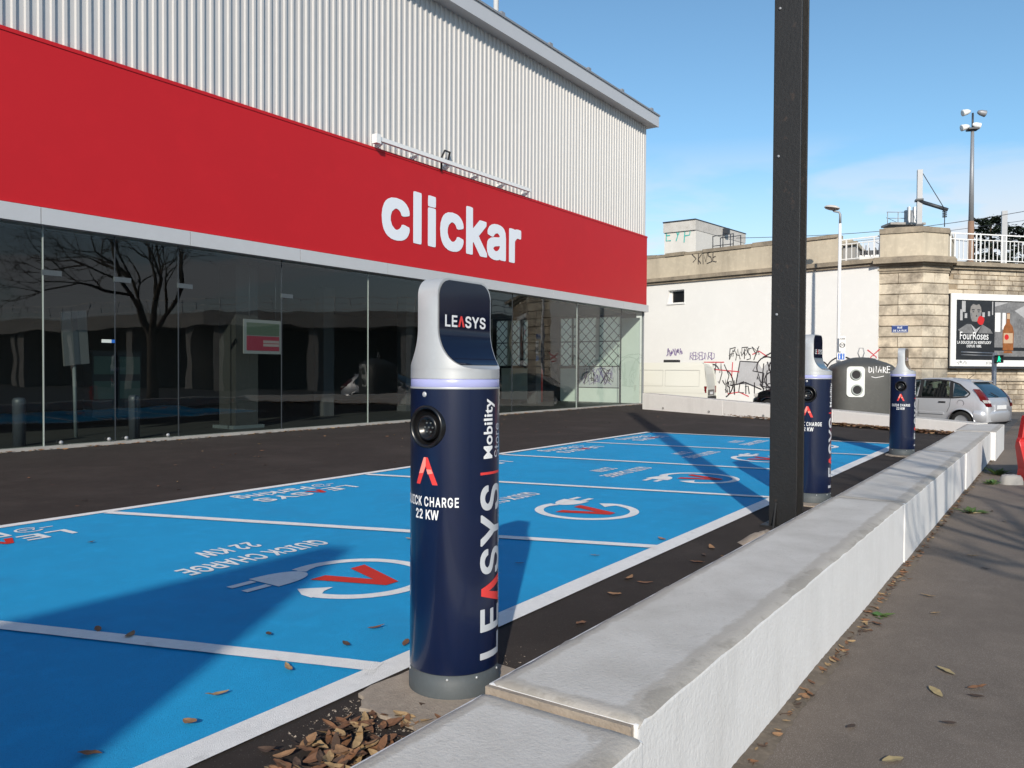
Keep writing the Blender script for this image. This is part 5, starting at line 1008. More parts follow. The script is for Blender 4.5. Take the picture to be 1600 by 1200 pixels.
mb = MB(); mb.tube([(.1, 0, zf-.2), (.22, .0, zf-.9), (.14, 0, zf-1.6), (.08, 0, zf-1.9)], .012, 4); part(mb, 'loose_cable', BLKM, fp)
# wires
for i, (p, q) in enumerate((((1150, 372, 46), (1700, 312, 42)), ((1003, 400, 60), (1700, 330, 60)), ((1385, 340, 60), (1560, 380, 48)))):
    a, b = up_at(*p), up_at(*q); mb = MB(); mb.tube([a+(b-a)*k/14-Vector((0, 0, .5*math.sin(PI*k/14))) for k in range(15)], .016, 4)
    tag(mb.build('overhead_wire', DARKM), ['upper railway overhead wire crossing behind the street lamp', 'lower railway overhead wire passing low behind the parapet', 'sloping railway overhead wire right of the pier'][i], 'wire', 'railway wires')
# access platform
pf = up_at(1411, 358, 46); ap = thing('access_platform', 'small railed access platform with pale equipment left of the catenary mast', 'platform', (pf.x, pf.y, 5.7)); zp = up_at(1411, 352, 46).z-5.7
mb = MB(); mb.box((0, 0, zp), (2.0, 1.2, .12), TH-PI/2); mb.box((0, 0, zp/2), (.9, .6, zp), TH-PI/2); part(mb, 'deck', CONC, ap)
mb = MB()
for k in (-1, -.33, .33, 1): mb.tube([rt2*k*.9+Vector((0, 0, zp)), rt2*k*.9+Vector((0, 0, zp+.75))], .022, 5)
for z in (.4, .75): mb.tube([rt2*-.95+Vector((0, 0, zp+z)), rt2*.95+Vector((0, 0, zp+z))], .02, 5)
part(mb, 'guard_rail', GALV, ap)
for k in range(5): mb = MB(); mb.box(rt2*(.15+.16*k)+Vector((0, 0, zp+.45+.1*(k % 2))), (.11, .2, .8+.2*(k % 2)), TH-PI/2); part(mb, 'equipment', WIRON if k % 2 else GALV, ap)
# sprayed goods wagon behind the right railing
g0, g1 = pol(1525, 50), pol(1640, 52); gv = (g1-g0).normalized(); gn = Vector((-gv.y, gv.x))
gw = thing('goods_wagon', 'blue grey sprayed railway wagon seen through the white railing', 'wagon')
mb = MB(); mb.prism([g0, g1, g1+gn*2.6 if gn.dot(g0) > 0 else g1-gn*2.6, g0+gn*2.6 if gn.dot(g0) > 0 else g0-gn*2.6], 5.9, 7.35); part(mb, 'wagon_body', mat('wagon_blue', (.10, .13, .22), .6, var=.4, vscale=1.2), gw)
GP = VPl(g0, g1); sg = 1 if GP.hit(1600, 380)[0] > GP.hit(1540, 380)[0] else -1; mb = MB(); scribble(mb, .2, 4.4, 6.0, 7.3, 22, .10, lambda x, y: GP.pt(x if sg > 0 else x, y, .03)); part(mb, 'sprayed_lines', GRAFW, gw)
mb = MB(); mb.prism([g0*1.001, g1*1.001, g1+gn*2.4*(1 if gn.dot(g0) > 0 else -1), g0+gn*2.4*(1 if gn.dot(g0) > 0 else -1)], 5.72, 5.899); part(mb, 'wagon_frame', DARKM, gw)
#PART4
# ------------------------------------------------------------------ vehicles
def lerp(tab, x):
    if x <= tab[0][0]: return tab[0][1]
    for (a, b), (c, d) in zip(tab, tab[1:]):
        if x <= c:
            k = (x-a)/(c-a); k = k*k*(3-2*k) if False else k; return b+(d-b)*k
    return tab[-1][1]
def smooth(tab, x, h=.09): return sum(lerp(tab, x+h*k/3)*w_ for k, w_ in zip((-3, -2, -1, 0, 1, 2, 3), (1, 2, 3, 4, 3, 2, 1)))/16
def hatchback(label, paint, group=None, loc=(0, 0, 0), rz=0):
    T = thing('hatchback_car', label, 'car', loc, rz, group)
    HL = 1.925
    top = [(-1.925, .62), (-1.90, .86), (-1.84, 1.0), (-1.62, 1.26), (-1.42, 1.41), (-1.2, 1.475), (-.6, 1.525), (-.1, 1.52), (.3, 1.44), (.7, 1.27), (1.05, 1.05), (1.25, .98), (1.55, .90), (1.78, .78), (1.90, .62), (1.925, .5)]
    wid = [(-1.925, .70), (-1.86, .76), (-1.7, .80), (-1.2, .83), (.6, .835), (1.3, .80), (1.7, .72), (1.87, .60), (1.925, .52)]
    BELT = .93; WH = (-1.24, 1.21); RA = .355
    def zt(x): return smooth(top, x)
    def hw(x): return smooth(wid, x)
    def belt(x): return min(BELT+.015*(-x), zt(x)-.03)
    def side(x, z):
        b = belt(x); w_ = hw(x)
        if z <= b: return w_-.05*((z-.55)/.4)**2 if z > .55 else w_-.06*((.55-z)/.35)**2
        return w_-.05*((b-.55)/.4)**2-(z-b)*.34
    def zb(x):
        z = .20 if abs(x) < 1.75 else .20+.12*(abs(x)-1.75)/.175
        for c in WH:
            if abs(x-c) < RA: z = max(z, .29+math.sqrt(RA*RA-(x-c)**2))
        return z
    xs = sorted(set([round(-HL+2*HL*i/70, 4) for i in range(71)] + [round(c+s_*RA*math.sin(PI/2*k/8), 4) for c in WH for s_ in (-1, 1) for k in range(9)]))
    vs = []; fs = []; K = 13
    for x in xs:
        z0 = zb(x); b = belt(x); t = zt(x); row = []
        for k in range(5): z = z0+(b-z0)*k/4; row.append((side(x, z), z))
        ze = b+(t-b)*.86
        for k in (1, 2, 3): z = b+(ze-b)*k/3; row.append((side(x, z), z))
        ye = row[-1][0]
        for fy, fz in ((.93, .945), (.80, .985), (.5, 1.0), (.25, 1.008), (0, 1.01)): row.append((ye*fy, b+(t-b)*fz))
        for y, z in row: vs.append((x, y, z))
    n_ = len(xs); half = len(vs); vs += [(x, -y, z) for x, y, z in vs]
    for i in range(n_-1):
        for k in range(K-1):
            a = (i*K+k, (i+1)*K+k, (i+1)*K+k+1, i*K+k+1); fs.append(a[::-1] if False else a); fs.append(tuple(q+half for q in a)[::-1])
    fs.append(tuple(range(K))+tuple(half+k for k in range(K-2, -1, -1))); e = (n_-1)*K; fs.append((tuple(e+k for k in range(K))+tuple(half+e+k for k in range(K-2, -1, -1)))[::-1])
    # open the glass-house: leave faces where the side windows are
    def inside(x, z, poly):
        c = False
        for (x1, z1), (x2, z2) in zip(poly, poly[1:]+poly[:1]):
            if (z1 > z) != (z2 > z) and x < (x2-x1)*(z-z1)/(z2-z1)+x1: c = not c
        return c
    wf = [(.98, 1.0), (.78, 1.17), (.45, 1.33), (.12, 1.425), (-.02, 1.43), (-.02+.06, .985), (.5, .975)]
    wr = [(-.12, 1.43), (-.55, 1.435), (-.83, 1.40), (-.92, .99), (-.06, .985)]
    wq = [(-.98, 1.38), (-1.15, 1.30), (-1.38, 1.11), (-1.30, 1.02), (-1.00, .995)]
    keep = []
    for f in fs:
        c = sum((Vector(vs[q]) for q in f), Vector())/len(f)
        if len(f) == 4 and BELT+.03 < c.z and abs(c.y) > .45 and any(inside(c.x, c.z, p) and inside(c.x-.03, c.z-.03, p) and inside(c.x+.03, c.z+.02, p) for p in (wf, wr)): continue
        keep.append(f)
    mb = MB(); mb.add(vs, keep, 0, True); body = part(mb, 'body', paint, T)
    def sidepatch(nm, poly, mt, o, par, both=True, dense=True):
        for sg in ((1, -1) if both else (1,)):
            v, f = [tuple(p) for p in poly], [tuple(range(len(poly)))]
            v, f = cut2d(v, f, 1, .08); mb = MB(); put(mb, v, [q if sg < 0 else q for q in f], lambda x, z: (x, sg*(side(x, z)+o), z)); part(mb, nm, mt, par)
    # dark glass surround then glass
    sur = [(1.08, .99), (.82, 1.19), (.46, 1.36), (.10, 1.455), (-.5, 1.468), (-.86, 1.435), (-1.12, 1.345), (-1.40, 1.13), (-1.43, 1.08), (-1.36, 1.0), (-1.0, .965), (0, .955), (.6, .955)]
    rings = [wf, wr]
    # surround as strips round the openings
    for sg in (1, -1):
        mb = MB()
        for a, b in zip(sur, sur[1:]+sur[:1]):
            ribbon(mb, [(a[0]+(b[0]-a[0])*k/3, a[1]+(b[1]-a[1])*k/3) for k in range(4)], .04, lambda x, z: (x, sg*(side(x, z)+.006), z))
        for a, b, w_ in (((-.06, .97), (-.07, 1.45), .10), ((-.95, .98), (-.90, 1.41), .10), ((.55, .97), (.57, 1.30), .02)): ribbon(mb, [(a[0]+(b[0]-a[0])*k/3, a[1]+(b[1]-a[1])*k/3) for k in range(4)], w_, lambda x, z: (x, sg*(side(x, z)+.008), z))
        part(mb, 'window_surround', BLKM, body)
    sidepatch('front_side_window', wf, CGLASS, .003, T); sidepatch('rear_side_window', wr, CGLASS, .003, T); sidepatch('quarter_window', wq, CGLASSB, .009, T)
    # rear window and windscreen follow the top line
    def toppatch(nm, x0, x1, wy, mt, o=.008, n=8):
        mb = MB(); vs = []
        for i in range(n+1):
            x = x0+(x1-x0)*i/n; x_ = x; b = belt(x); t = zt(x); ze = b+(t-b)*.86; ye = side(x, ze); k_ = wy(i/n)
            for y, z in ((-ye*.93*k_, b+(t-b)*.945), (-ye*.8*k_, b+(t-b)*.985), (-ye*.5*k_, t), (0, b+(t-b)*1.01), (ye*.5*k_, t), (ye*.8*k_, b+(t-b)*.985), (ye*.93*k_, b+(t-b)*.945)):
                nx = (zt(x-.03)-zt(x+.03)); nv = Vector((nx, 0, .06)).normalized()*o; vs.append((x+nv.x, y, z+nv.z))
        mb.add(vs, [(i*7+k, i*7+k+1, (i+1)*7+k+1, (i+1)*7+k) for i in range(n) for k in range(6)], 0, True); return part(mb, nm, mt, T)
    toppatch('rear_window', -1.83, -1.44, lambda k: .95, CGLASSB, .012); toppatch('windscreen', .36, 1.04, lambda k: .97, CGLASSB)
    mb = MB(); mb.box((-1.43, 0, 1.43), (.16, 1.0, .035)); part(mb, 'roof_spoiler', paint, T, bevel=.01)
    mb = MB(); mb.tube([(-1.86, .0, 1.0), (-1.80, .32, 1.12)], .012, 5); part(mb, 'rear_wiper', BLKM, T)
    mb = MB(); mb.tube([(-1.05, 0, 1.49), (-1.22, 0, 1.62)], .008, 5); part(mb, 'aerial', BLKM, T)
    # inner floor and seats so that the windows do not look through an empty shell
    mb = MB(); mb.bb(-1.8, 1.7, -.70, .70, .22, .5); part(mb, 'underbody', BLKM, T)
    for x, y in ((.15, .36), (.15, -.36), (-.75, .36), (-.75, -.36)):
        mb = MB(); mb.box((x, y, .66), (.46, .44, .2)); mb.box((x-.24, y, .95), (.14, .44, .52)); mb.box((x-.27, y, 1.27), (.09, .24, .16)); part(mb, 'seat', BLKM, T, bevel=.02)
    for sg in (1, -1):
        for x, nm in ((.30, 'door_handle'), (-.72, 'door_handle')):
            mb = MB(); mb.box((x, sg*(side(x, .84)+.018), .84), (.19, .03, .035)); part(mb, nm, BLK, T, bevel=.008)
        for x0, x1 in ((.98, -.03), (-.06, -.80)):
            mb = MB(); mb.box(((x0+x1)/2, sg*(side((x0+x1)/2, .5)+.012), .52), (abs(x1-x0)-.06, .024, .055)); part(mb, 'rubbing_strip', paint, T)
        mb = MB()
        for pl in ([(-.045, .96), (-.045, .30)], [(-.94, .96), (-.93, .72), (-.86, .56)], [(1.06, .94), (1.06, .35)], [(-.045, .30), (1.06, .30)]): ribbon(mb, [(p[0]+(q[0]-p[0])*k/4, p[1]+(q[1]-p[1])*k/4) for p, q in zip(pl, pl[1:]) for k in range(5)], .010, lambda x, z: (x, sg*(side(x, z)+.002), z))
        part(mb, 'door_gap', BLKM, body)
        mb = MB(); mb.box((.92, sg*.95, 1.0), (.12, .2, .14)); part(mb, 'door_mirror', BLK, T, bevel=.03)
        mb = MB(); sec = []
        for z, xo, yo in ((1.22, -1.60, -.01), (1.12, -1.70, .0), (1.02, -1.78, .0), (.92, -1.84, .0), (.84, -1.875, .0), (.74, -1.89, .0)):
            y1_ = hw(xo)-.02-(z-.9)*.30 if z > .9 else hw(xo)-.015; sec.append((xo, y1_, z))
        vs = []
        for i, (x, y, z) in enumerate(sec): wd_ = .03+.025*i; vs += [(x+.10+.01*i, sg*(y+.022), z), (x-.045, sg*(y+.012), z), (x-.055, sg*(y-wd_), z)]
        mb.add(vs, [(3*i+k, 3*i+k+1, 3*i+k+4, 3*i+k+3) for i in range(5) for k in (0, 1)]); tl = part(mb, 'tail_light', TAIL, T)
        mb = MB(); x, y, z = sec[3]; x2, y2, z2 = sec[4]; mb.add([(x-.052, sg*(y+.0), z), (x-.062, sg*(y-.12), z), (x2-.062, sg*(y2-.12), z2), (x2-.052, sg*(y2+.0), z2)], [(0, 1, 2, 3)]); mb.add([(x+.06, sg*(y+.03), z), (x-.052, sg*(y+.02), z), (x2-.052, sg*(y2+.02), z2), (x2+.06, sg*(y2+.03), z2)], [(0, 1, 2, 3)]); part(mb, 'clear_lens', CLEAR, tl)
        mb = MB(); mb.box((1.72, sg*.56, .74), (.30, .28, .14)); part(mb, 'headlight', CLEAR, T, bevel=.04)
        mb = MB(); mb.lathe([(.095, 0), (.088, .004)], (-1.22, sg*(side(-1.22, .80)+.001), .82), n=20, frame=(Vector((1, 0, 0)), Vector((0, 0, 1)), Vector((0, sg, 0)))); part(mb, 'fuel_flap_gap', BLKM, body)
    # bumpers
    for x0, nm in ((-1, 'rear_bumper'), (1, 'front_bumper')):
        vs = []; N = 16; prf = [(.30, -.02), (.34, .035), (.50, .06), (.58, .05), (.64, .0)]
        for i in range(N+1):
            a = PI*(i/N-.5); x = x0*(1.60+.335*math.cos(a)**.55) if abs(a) < PI/2-.01 else x0*1.58; y = .80*math.copysign(abs(math.sin(a))**.75, math.sin(a))
            for z, o in prf: vs.append((x+x0*o*math.cos(a), y+o*math.sin(a)*.9, z))
        mb = MB(); mb.add(vs, [(i*5+k, (i+1)*5+k, (i+1)*5+k+1, i*5+k+1) for i in range(N) for k in range(4)], 0, True); part(mb, nm, paint, T)
    mb = MB(); mb.box((-1.958, 0, .72), (.02, .52, .11)); part(mb, 'number_plate', PRINTW, T)
    mb = MB(); mb.box((-1.93, 0, .70), (.05, .7, .2)); part(mb, 'plate_recess', paint, T, bevel=.02)
    for c in WH:
        for sg in (1, -1):
            mb = MB(); mb.lathe([(.19, -.09), (.27, -.10), (.295, -.07), (.30, 0), (.295, .07), (.27, .095), (.19, .09)], (c, sg*.70, .30), 'y', 32); wl = part(mb, 'wheel', RUB, T)
            mb = MB(); mb.lathe([(.0, .06), (.05, .065), (.12, .05), (.17, .07), (.20, .085)], (c, sg*.70, .30), n=28, frame=(Vector((1, 0, 0)), Vector((0, 0, 1)), Vector((0, sg, 0)))); part(mb, 'rim', GALV, wl)
            mb = MB(); vs = []
            for k in range(17): a = PI*k/16; vs += [(c+(RA+.002)*math.cos(a), sg*(side(c, .65)+.012), .29+(RA+.002)*math.sin(a)), (c+(RA+.055)*math.cos(a), sg*(side(c, .65)+.004), .29+(RA+.055)*math.sin(a)), (c+(RA+.002)*math.cos(a), sg*(side(c, .65)-.05), .29+(RA+.002)*math.sin(a))]
            mb.add(vs, [(3*k+j, 3*k+3+j, 3*k+4+j, 3*k+1+j) for k in range(16) for j in (0,)]+[(3*k, 3*k+3, 3*k+5, 3*k+2) for k in range(16)], 0, True); part(mb, 'wheel_arch', paint, T)
    return T
hz = R(70.5); hv = Vector((math.cos(hz), math.sin(hz)))
rc_ = DP(1564, 620, 22.3).to_2d(); cc = rc_+hv*1.93
hatchback('silver hatchback car parked before the billboard wall', CARG, None, (cc.x, cc.y, GZ), hz)
bc = DP(1262, 600, 30.5).to_2d(); hatchback('black car mostly hidden behind the dark post and recycling bin', CARB, None, (bc.x, bc.y, GZ), R(78))
# white van
vh = R(98); vdv = Vector((math.cos(vh), math.sin(vh))); vl = Vector((-vdv.y, vdv.x))
vr = DP(1111, 600, 35.0).to_2d(); vc = vr+vdv*2.35
vn = thing('white_van', 'white panel van parked against the white wall beyond the cross wall', 'van', (vc.x, vc.y, GZ), vh)
prof = [(-2.35, .35), (-2.36, .9), (-2.28, 1.55), (-2.18, 1.93), (-2.0, 1.99), (1.0, 1.97), (1.35, 1.86), (1.75, 1.25), (2.2, 1.05), (2.4, .8), (2.42, .35)]
vs = []; fs = []; W = .93
ringp = []
for x, z in prof: ringp.append((x, z))
def vy(z): return W-.10*max(0, z-1.1)/.9-.06*max(0, (z-1.8)/.2)
for x, z in prof: vs += [(x, vy(z), z), (x, -vy(z), z)]
n_ = len(prof)
mb = MB(); mb.add(vs, [(2*i, 2*i+1, 2*i+3, 2*i+2) for i in range(n_-1)]+[tuple(2*i for i in range(n_-1, -1, -1)), tuple(2*i+1 for i in range(n_))]+[(2*n_-2, 2*n_-1, 1, 0)]); vb = part(mb, 'body', VANW, vn, bevel=.06)
for p in vb.data.polygons: p.use_smooth = False
def vside(mbx, x0, x1, z0, z1, o, sg=1): mbx.add([(x0, sg*(vy(z0)+o), z0), (x1, sg*(vy(z0)+o), z0), (x1, sg*(vy(z1)+o), z1), (x0, sg*(vy(z1)+o), z1)], [(0, 1, 2, 3)])
for sg in (1, -1):
    mb = MB()
    for x0, x1 in ((-2.05, -.55), (-.45, .6)):
        e = .012
        for a, b, c, d in ((x0, x1, 1.70, 1.70+e), (x0, x1, 1.0, 1.0+e), (x0, x0+e, 1.0, 1.7), (x1-e, x1, 1.0, 1.7)): vside(mb, a, b, c, d, .004, sg)
    part(mb, 'side_panel_crease', mat('van_shadow_gap', (.36, .36, .33), .6), vb)
    mb = MB(); vside(mb, -2.30, 2.3, .72, .80, .012, sg); part(mb, 'side_moulding', VANW, vn)
    mb = MB(); mb.bb(-2.38, -2.26, sg*.86-.07, sg*.86+.07, .72, 1.02); part(mb, 'tail_light', TAIL, vn, bevel=.015)
    mb = MB(); mb.box((1.55, sg*1.02, 1.25), (.12, .2, .22)); part(mb, 'door_mirror', BLK, vn, bevel=.02)
    for c in (-1.45, 1.6):
        mb = MB(); mb.lathe([(.18, -.10), (.30, -.10), (.33, -.05), (.33, .05), (.30, .10), (.18, .10), (.0, .07)], (c, sg*.80, .33), 'y', 24); part(mb, 'wheel', RUB, vn)
mb = MB(); mb.bb(-2.375, -2.33, -.55, .55, .62, .86); part(mb, 'number_plate_recess', BLK, vn)
mb = MB(); mb.bb(-2.385, -2.377, -.27, .27, .66, .77); part(mb, 'number_plate', PRINTW, vn)
mb = MB(); mb.bb(-2.40, -2.30, -.85, .85, .36, .58); part(mb, 'rear_bumper', BLKM, vn, bevel=.02)
mb = MB(); mb.add([(-2.352, -.006, .6), (-2.352, .006, .6), (-2.20, .006, 1.9), (-2.20, -.006, 1.9)], [(0, 1, 2, 3)]); part(mb, 'rear_door_gap', BLKM, vb)
mb = MB(); mb.bb(-.9, -.3, -.3, .3, 1.985, 2.16); rv = part(mb, 'roof_vent', BLKM, vn, bevel=.02)
mb = MB(); mb.bb(-1.9, .2, -.6, .6, 1.982, 2.03); part(mb, 'roof_rack_panel', GALV, vn, bevel=.01)
mb = MB(); mb.add([(1.37, -.75, 1.83), (1.37, .75, 1.83), (1.76, .80, 1.27), (1.76, -.80, 1.27)], [(3, 2, 1, 0)]); part(mb, 'windscreen', CGLASSB, vn)

# ------------------------------------------------------------------ recycling bin
bcn = DP(1345, 600, 22.9).to_2d(); tocam = -bcn.normalized(); bz_ = math.atan2(tocam.y, tocam.x)+R(16)
rb_ = thing('recycling_bin', 'big dark grey domed recycling container with white two-hole panel', 'recycling bin', (bcn.x, bcn.y, GZ), bz_)
def sup(a, ex): c, s_ = math.cos(a), math.sin(a); return math.copysign(abs(c)**ex, c), math.copysign(abs(s_)**ex, s_)
lev = [(.0, .90), (.05, .94), (.5, .965), (1.0, .975), (1.4, .97), (1.72, .95), (1.82, .91), (1.88, .84), (1.95, .68), (2.0, .52), (2.03, .42), (2.06, .38), (2.09, .2), (2.10, .0)]
def br(z): return lerp(lev, z)
vs = []; N = 56
for z, k in lev:
    for i in range(N): x, y = sup(2*PI*i/N, .52); vs.append((x*.72*k, y*.90*k, z))
mb = MB(); mb.add(vs, [(i*N+k, i*N+(k+1) % N, (i+1)*N+(k+1) % N, (i+1)*N+k) for i in range(len(lev)-1) for k in range(N)], 0, True); bb_ = part(mb, 'body', BIN, rb_)
mb = MB(); pz0, pz1, pyc, pwd = .98, 1.83, -.34, .47; xb = .72*.975
def fx_(y): return .72*.975*(max(0, 1-(abs(y)/(.90*.975))**(1/.26)))**.26
pts = []
for cx, cz, a0 in ((1, 1, 0), (-1, 1, 90), (-1, -1, 180), (1, -1, 270)):
    for k in range(6): a = R(a0+18*k); pts.append((pyc+cx*(pwd/2-.10)+.10*math.cos(a), (pz0+pz1)/2+cz*((pz1-pz0)/2-.10)+.10*math.sin(a)))
v2, f2 = cut2d(pts, [tuple(range(len(pts)))], 0, .06)
front = [(fx_(p[0])+.03, p[0], p[1]) for p in v2]
mb.add(front, f2)
n_ = len(pts); mb.add([(fx_(p[0])+.03, p[0], p[1]) for p in pts]+[(fx_(p[0])-.05, p[0], p[1]) for p in pts], [(i, (i+1) % n_, n_+(i+1) % n_, n_+i) for i in range(n_)])
pn = part(mb, 'inlet_panel', BINW, rb_)
for zc, yc in ((1.60, pyc+.0), (1.18, pyc+.03)):
    fr_ = (Vector((0, 1, 0)), Vector((0, 0, 1)), Vector((1, 0, 0))); x0 = fx_(yc)
    mb = MB(); mb.lathe([(.155, .03), (.15, .06), (.135, .07), (.115, .06), (.11, .04)], (x0, yc, zc), n=28, frame=fr_); rg = part(mb, 'inlet_ring', RUBG, pn)
    mb = MB(); mb.lathe([(.115, .055), (.06, .052), (0, .052)], (x0, yc, zc), n=24, frame=fr_); part(mb, 'inlet_hole', BLKM, rg)
mb = MB(); mb.tube([(0, -.03, 2.05), (0, -.09, 2.22), (0, -.05, 2.36), (0, .05, 2.36), (0, .08, 2.22), (0, .03, 2.05)], .016, 6); part(mb, 'lifting_loop', GALV, rb_)
mb = MB(); fb = lambda x, z: (fx_(x)*br(z)/.975+.006, -x if False else x, z)
tagline(mb, 'DNARE', 0, 0, .17, .022, lambda x, y: ((lambda yy_, zz_: (fx_(yy_)*br(zz_)/.975+.012, yy_, zz_))(.02+x, 1.66+y)), 0, .9, .08)
ribbon(mb, [(0, 0), (.1, -.03), (.25, .0), (.33, .02)], .015, lambda x, y: ((lambda yy_, zz_: (fx_(yy_)*br(zz_)/.975+.012, yy_, zz_))(.08+x, 1.55+y)))
part(mb, 'graffiti', GRAFW, bb_)
mb = MB(); 
def rs(x, z):     # on the rounded right-hand corner
    a = R(58+x*60); X_, Y_ = sup(a, .52); return (X_*.72*.982, Y_*.90*.982, z)
for st in ([(0, .75), (.1, .95), (.15, 1.12)], [(.15, .75), (.02, 1.1)], [(.0, .95), (.2, .9), (.1, .72)]): ribbon(mb, st, .05, rs)
part(mb, 'graffiti', GRAFL, bb_)

# ------------------------------------------------------------------ street lamp with signs
lp = DP(1310, 560, 31.6); sl = thing('street_lamp', 'slender white street lamp with oval head before the white wall', 'street lamp', (lp.x, lp.y, GZ))
hz_ = DP(1314, 350, 31.6).z-GZ; hd = DP(1300, 325, 31.6)-Vector((lp.x, lp.y, GZ)); tp_ = Vector((.0, 0, hz_))
mb = MB(); mb.tube([(0, 0, 0), (0, 0, 1.2), (0, 0, 4), tp_], [.085, .08, .07, .055], 10); part(mb, 'pole', WIRON, sl)
k_ = hd-tp_
mb = MB(); mb.tube([tp_, tp_+Vector((0, 0, .35)), tp_+Vector((k_.x*.15, k_.y*.15, k_.z*.72)), tp_+k_*.75+Vector((0, 0, .02)), hd-Vector((0, 0, .04))], [.05, .045, .04, .035, .03], 8); part(mb, 'arm', GALV, sl)
ld = Vector((k_.x, k_.y, 0)).normalized()
ux = (ld+Vector((0, 0, .18))).normalized(); uy = Vector((-ld.y, ld.x, 0)); uz = ux.cross(uy)
mb = MB(); vs = []; prf = [(0, .11), (.16, .10), (.27, .05), (.30, .0)]
mb.lathe([(r_, h_) for r_, h_ in prf], hd, n=22, frame=(ux, uy*.75, uz)); hd_ = part(mb, 'lamp_head', CAP, sl)
mb = MB(); mb.lathe([(.30, 0), (.25, -.05), (.12, -.085), (0, -.09)], hd, n=22, frame=(ux, uy*.75, uz)); part(mb, 'lamp_lens', mat('lamp_lens_brown', (.16, .13, .12), .3), hd_)
SP = VPl(DP(1300, 500, 31.4), DP(1330, 500, 31.2)); sg = 1 if SP.hit(1330, 540)[0] > SP.hit(1300, 540)[0] else -1
sA_, zA = SP.hit(1311, 549); sB_, zB = SP.hit(1321, 525)
zn = thing('zone_sign', 'small white zone sign with round speed emblem on the street lamp', 'sign'); mb = MB(); SP.box(mb, sA_, sB_, zA, zB, -.02, 0); part(mb, 'plate', WIRON, zn)
cs = (sA_+sB_)/2; zc = zA+(zB-zA)*.40
mb = MB(); ribbon(mb, arc(0, 0, .095, 0, 360, 20), .022, lambda x, y: SP.pt(cs+x, zc+y, .004)); part(mb, 'emblem_ring', GRAFK, zn)
mb = MB(); v, f, wd = text2d('20', .13, .01); put(mb, v, f, lambda x, y: SP.pt(cs+sg*(x-wd/2), zc-.045+y, .004)); v, f, wd = text2d('ZONE', .09, .006); put(mb, v, f, lambda x, y: SP.pt(cs+sg*(x*.2/wd-.1), zB-.14+y, .004)); part(mb, 'lettering', GRAFK, zn)
sA_, zA = SP.hit(1308, 563); sB_, zB = SP.hit(1321, 551)
zn = thing('blue_sign', 'small blue and white square sign under the zone sign', 'sign'); mb = MB(); SP.box(mb, sA_, sB_, zA, zB, -.02, 0); part(mb, 'plate', WIRON, zn)
e = .03*(1 if sB_ > sA_ else -1); mb = MB(); SP.box(mb, sA_+e, sB_-e, zA+.03, zB-.03, .002, .004); part(mb, 'blue_field', SIGNB2, zn)
mb = MB(); cs = (sA_+sB_)/2; zc = (zA+zB)/2
for dx in (-.06, .05): SP.box(mb, cs+dx-.015, cs+dx+.015, zc-.09, zc+.05, .005, .006); mb.lathe([(.022, .0), (0, .001)], SP.pt(cs+dx, zc+.09, .006), n=8, frame=(Vector((*SP.d, 0)), Vector((0, 0, 1)), Vector((*SP.n, 0))))
part(mb, 'figure_marks', PRINTW, zn)
# pedestrian signal
ps = DP(1553, 600, 27.0); tg = thing('pedestrian_signal', 'grey pedestrian signal post with lit green figure beside the billboard', 'traffic signal', (ps.x, ps.y, GZ)); zt_ = DP(1553, 551, 27).z-GZ
mb = MB(); mb.tube([(0, 0, 0), (0, 0, zt_)], .075, 10); part(mb, 'post', GALV, tg)
a_ = DP(1502, 550, 27)-Vector((ps.x, ps.y, GZ))
mb = MB(); mb.tube([(0, 0, zt_-.02), a_], .022, 6); mb.tube([(0, 0, zt_-.11), a_+Vector((.1, 0, -.09))], .018, 6); part(mb, 'arm', GALV, tg)
c = DP(1561, 561, 26.9)-Vector((ps.x, ps.y, GZ)); d_ = Vector((-ps.x, -ps.y, 0)).normalized(); s_ = Vector((-d_.y, d_.x, 0))
mb = MB(); mb.box(c, (.26, .24, .26), 0, 0, (s_, d_, Vector((0, 0, 1)))); mb.box(c+d_*.15+Vector((0, 0, .12)), (.26, .08, .02), 0, 0, (s_, d_, Vector((0, 0, 1)))); part(mb, 'signal_box', BLKM, tg, bevel=.02)
mb = MB()
for pl in (rect(-.022, .022, .055, .09), rect(-.03, .03, -.02, .05), [(-.03, -.02), (.0, -.02), (-.03, -.09), (-.06, -.09)], [(.0, -.02), (.03, -.02), (.05, -.09), (.02, -.09)], [(.03, .04), (.06, -.01), (.05, -.02), (.02, .02)]): mb.add([c+d_*.128+s_*x+Vector((0, 0, y*1.1)) for x, y in pl], [tuple(range(len(pl)))])
part(mb, 'green_figure', GREENL, tg)

# ------------------------------------------------------------------ red barrier and kerb stone
rb0 = G(1592, 752, GZ); rdir = Vector((RT.x, RT.y, 0)).normalized(); rfw = Vector((-rdir.y, rdir.x, 0))
rb2 = thing('red_barrier', 'red plastic road barrier at the right edge of the pavement', 'barrier', (rb0.x, rb0.y, GZ), math.atan2(rdir.y, rdir.x))
mb = MB(); prf = [(.18, .0), (.16, .04), (.13, .10), (.10, .20), (.07, .55), (.045, .62), (.045, .66), (.06, .68), (.05, 1.0), (.04, 1.03)]
sx0 = [(.05, 0), (.05, .04), (.045, .10), (.04, .2), (-.03, .58), (-.035, .62), (-.02, .66), (.0, .70), (.05, 1.0), (.06, 1.03)]
vs = []
for (y, z), (x, _) in zip(prf, sx0): vs += [(x, -y, z), (1.6-x, -y, z), (1.6-x, y, z), (x, y, z)]
n_ = len(prf); mb.add(vs, [(4*i+k, 4*i+(k+1) % 4, 4*i+4+(k+1) % 4, 4*i+4+k) for i in range(n_-1) for k in range(4)]+[(4*n_-4, 4*n_-3, 4*n_-2, 4*n_-1)]); part(mb, 'shell', BARRED, rb2, bevel=.012)
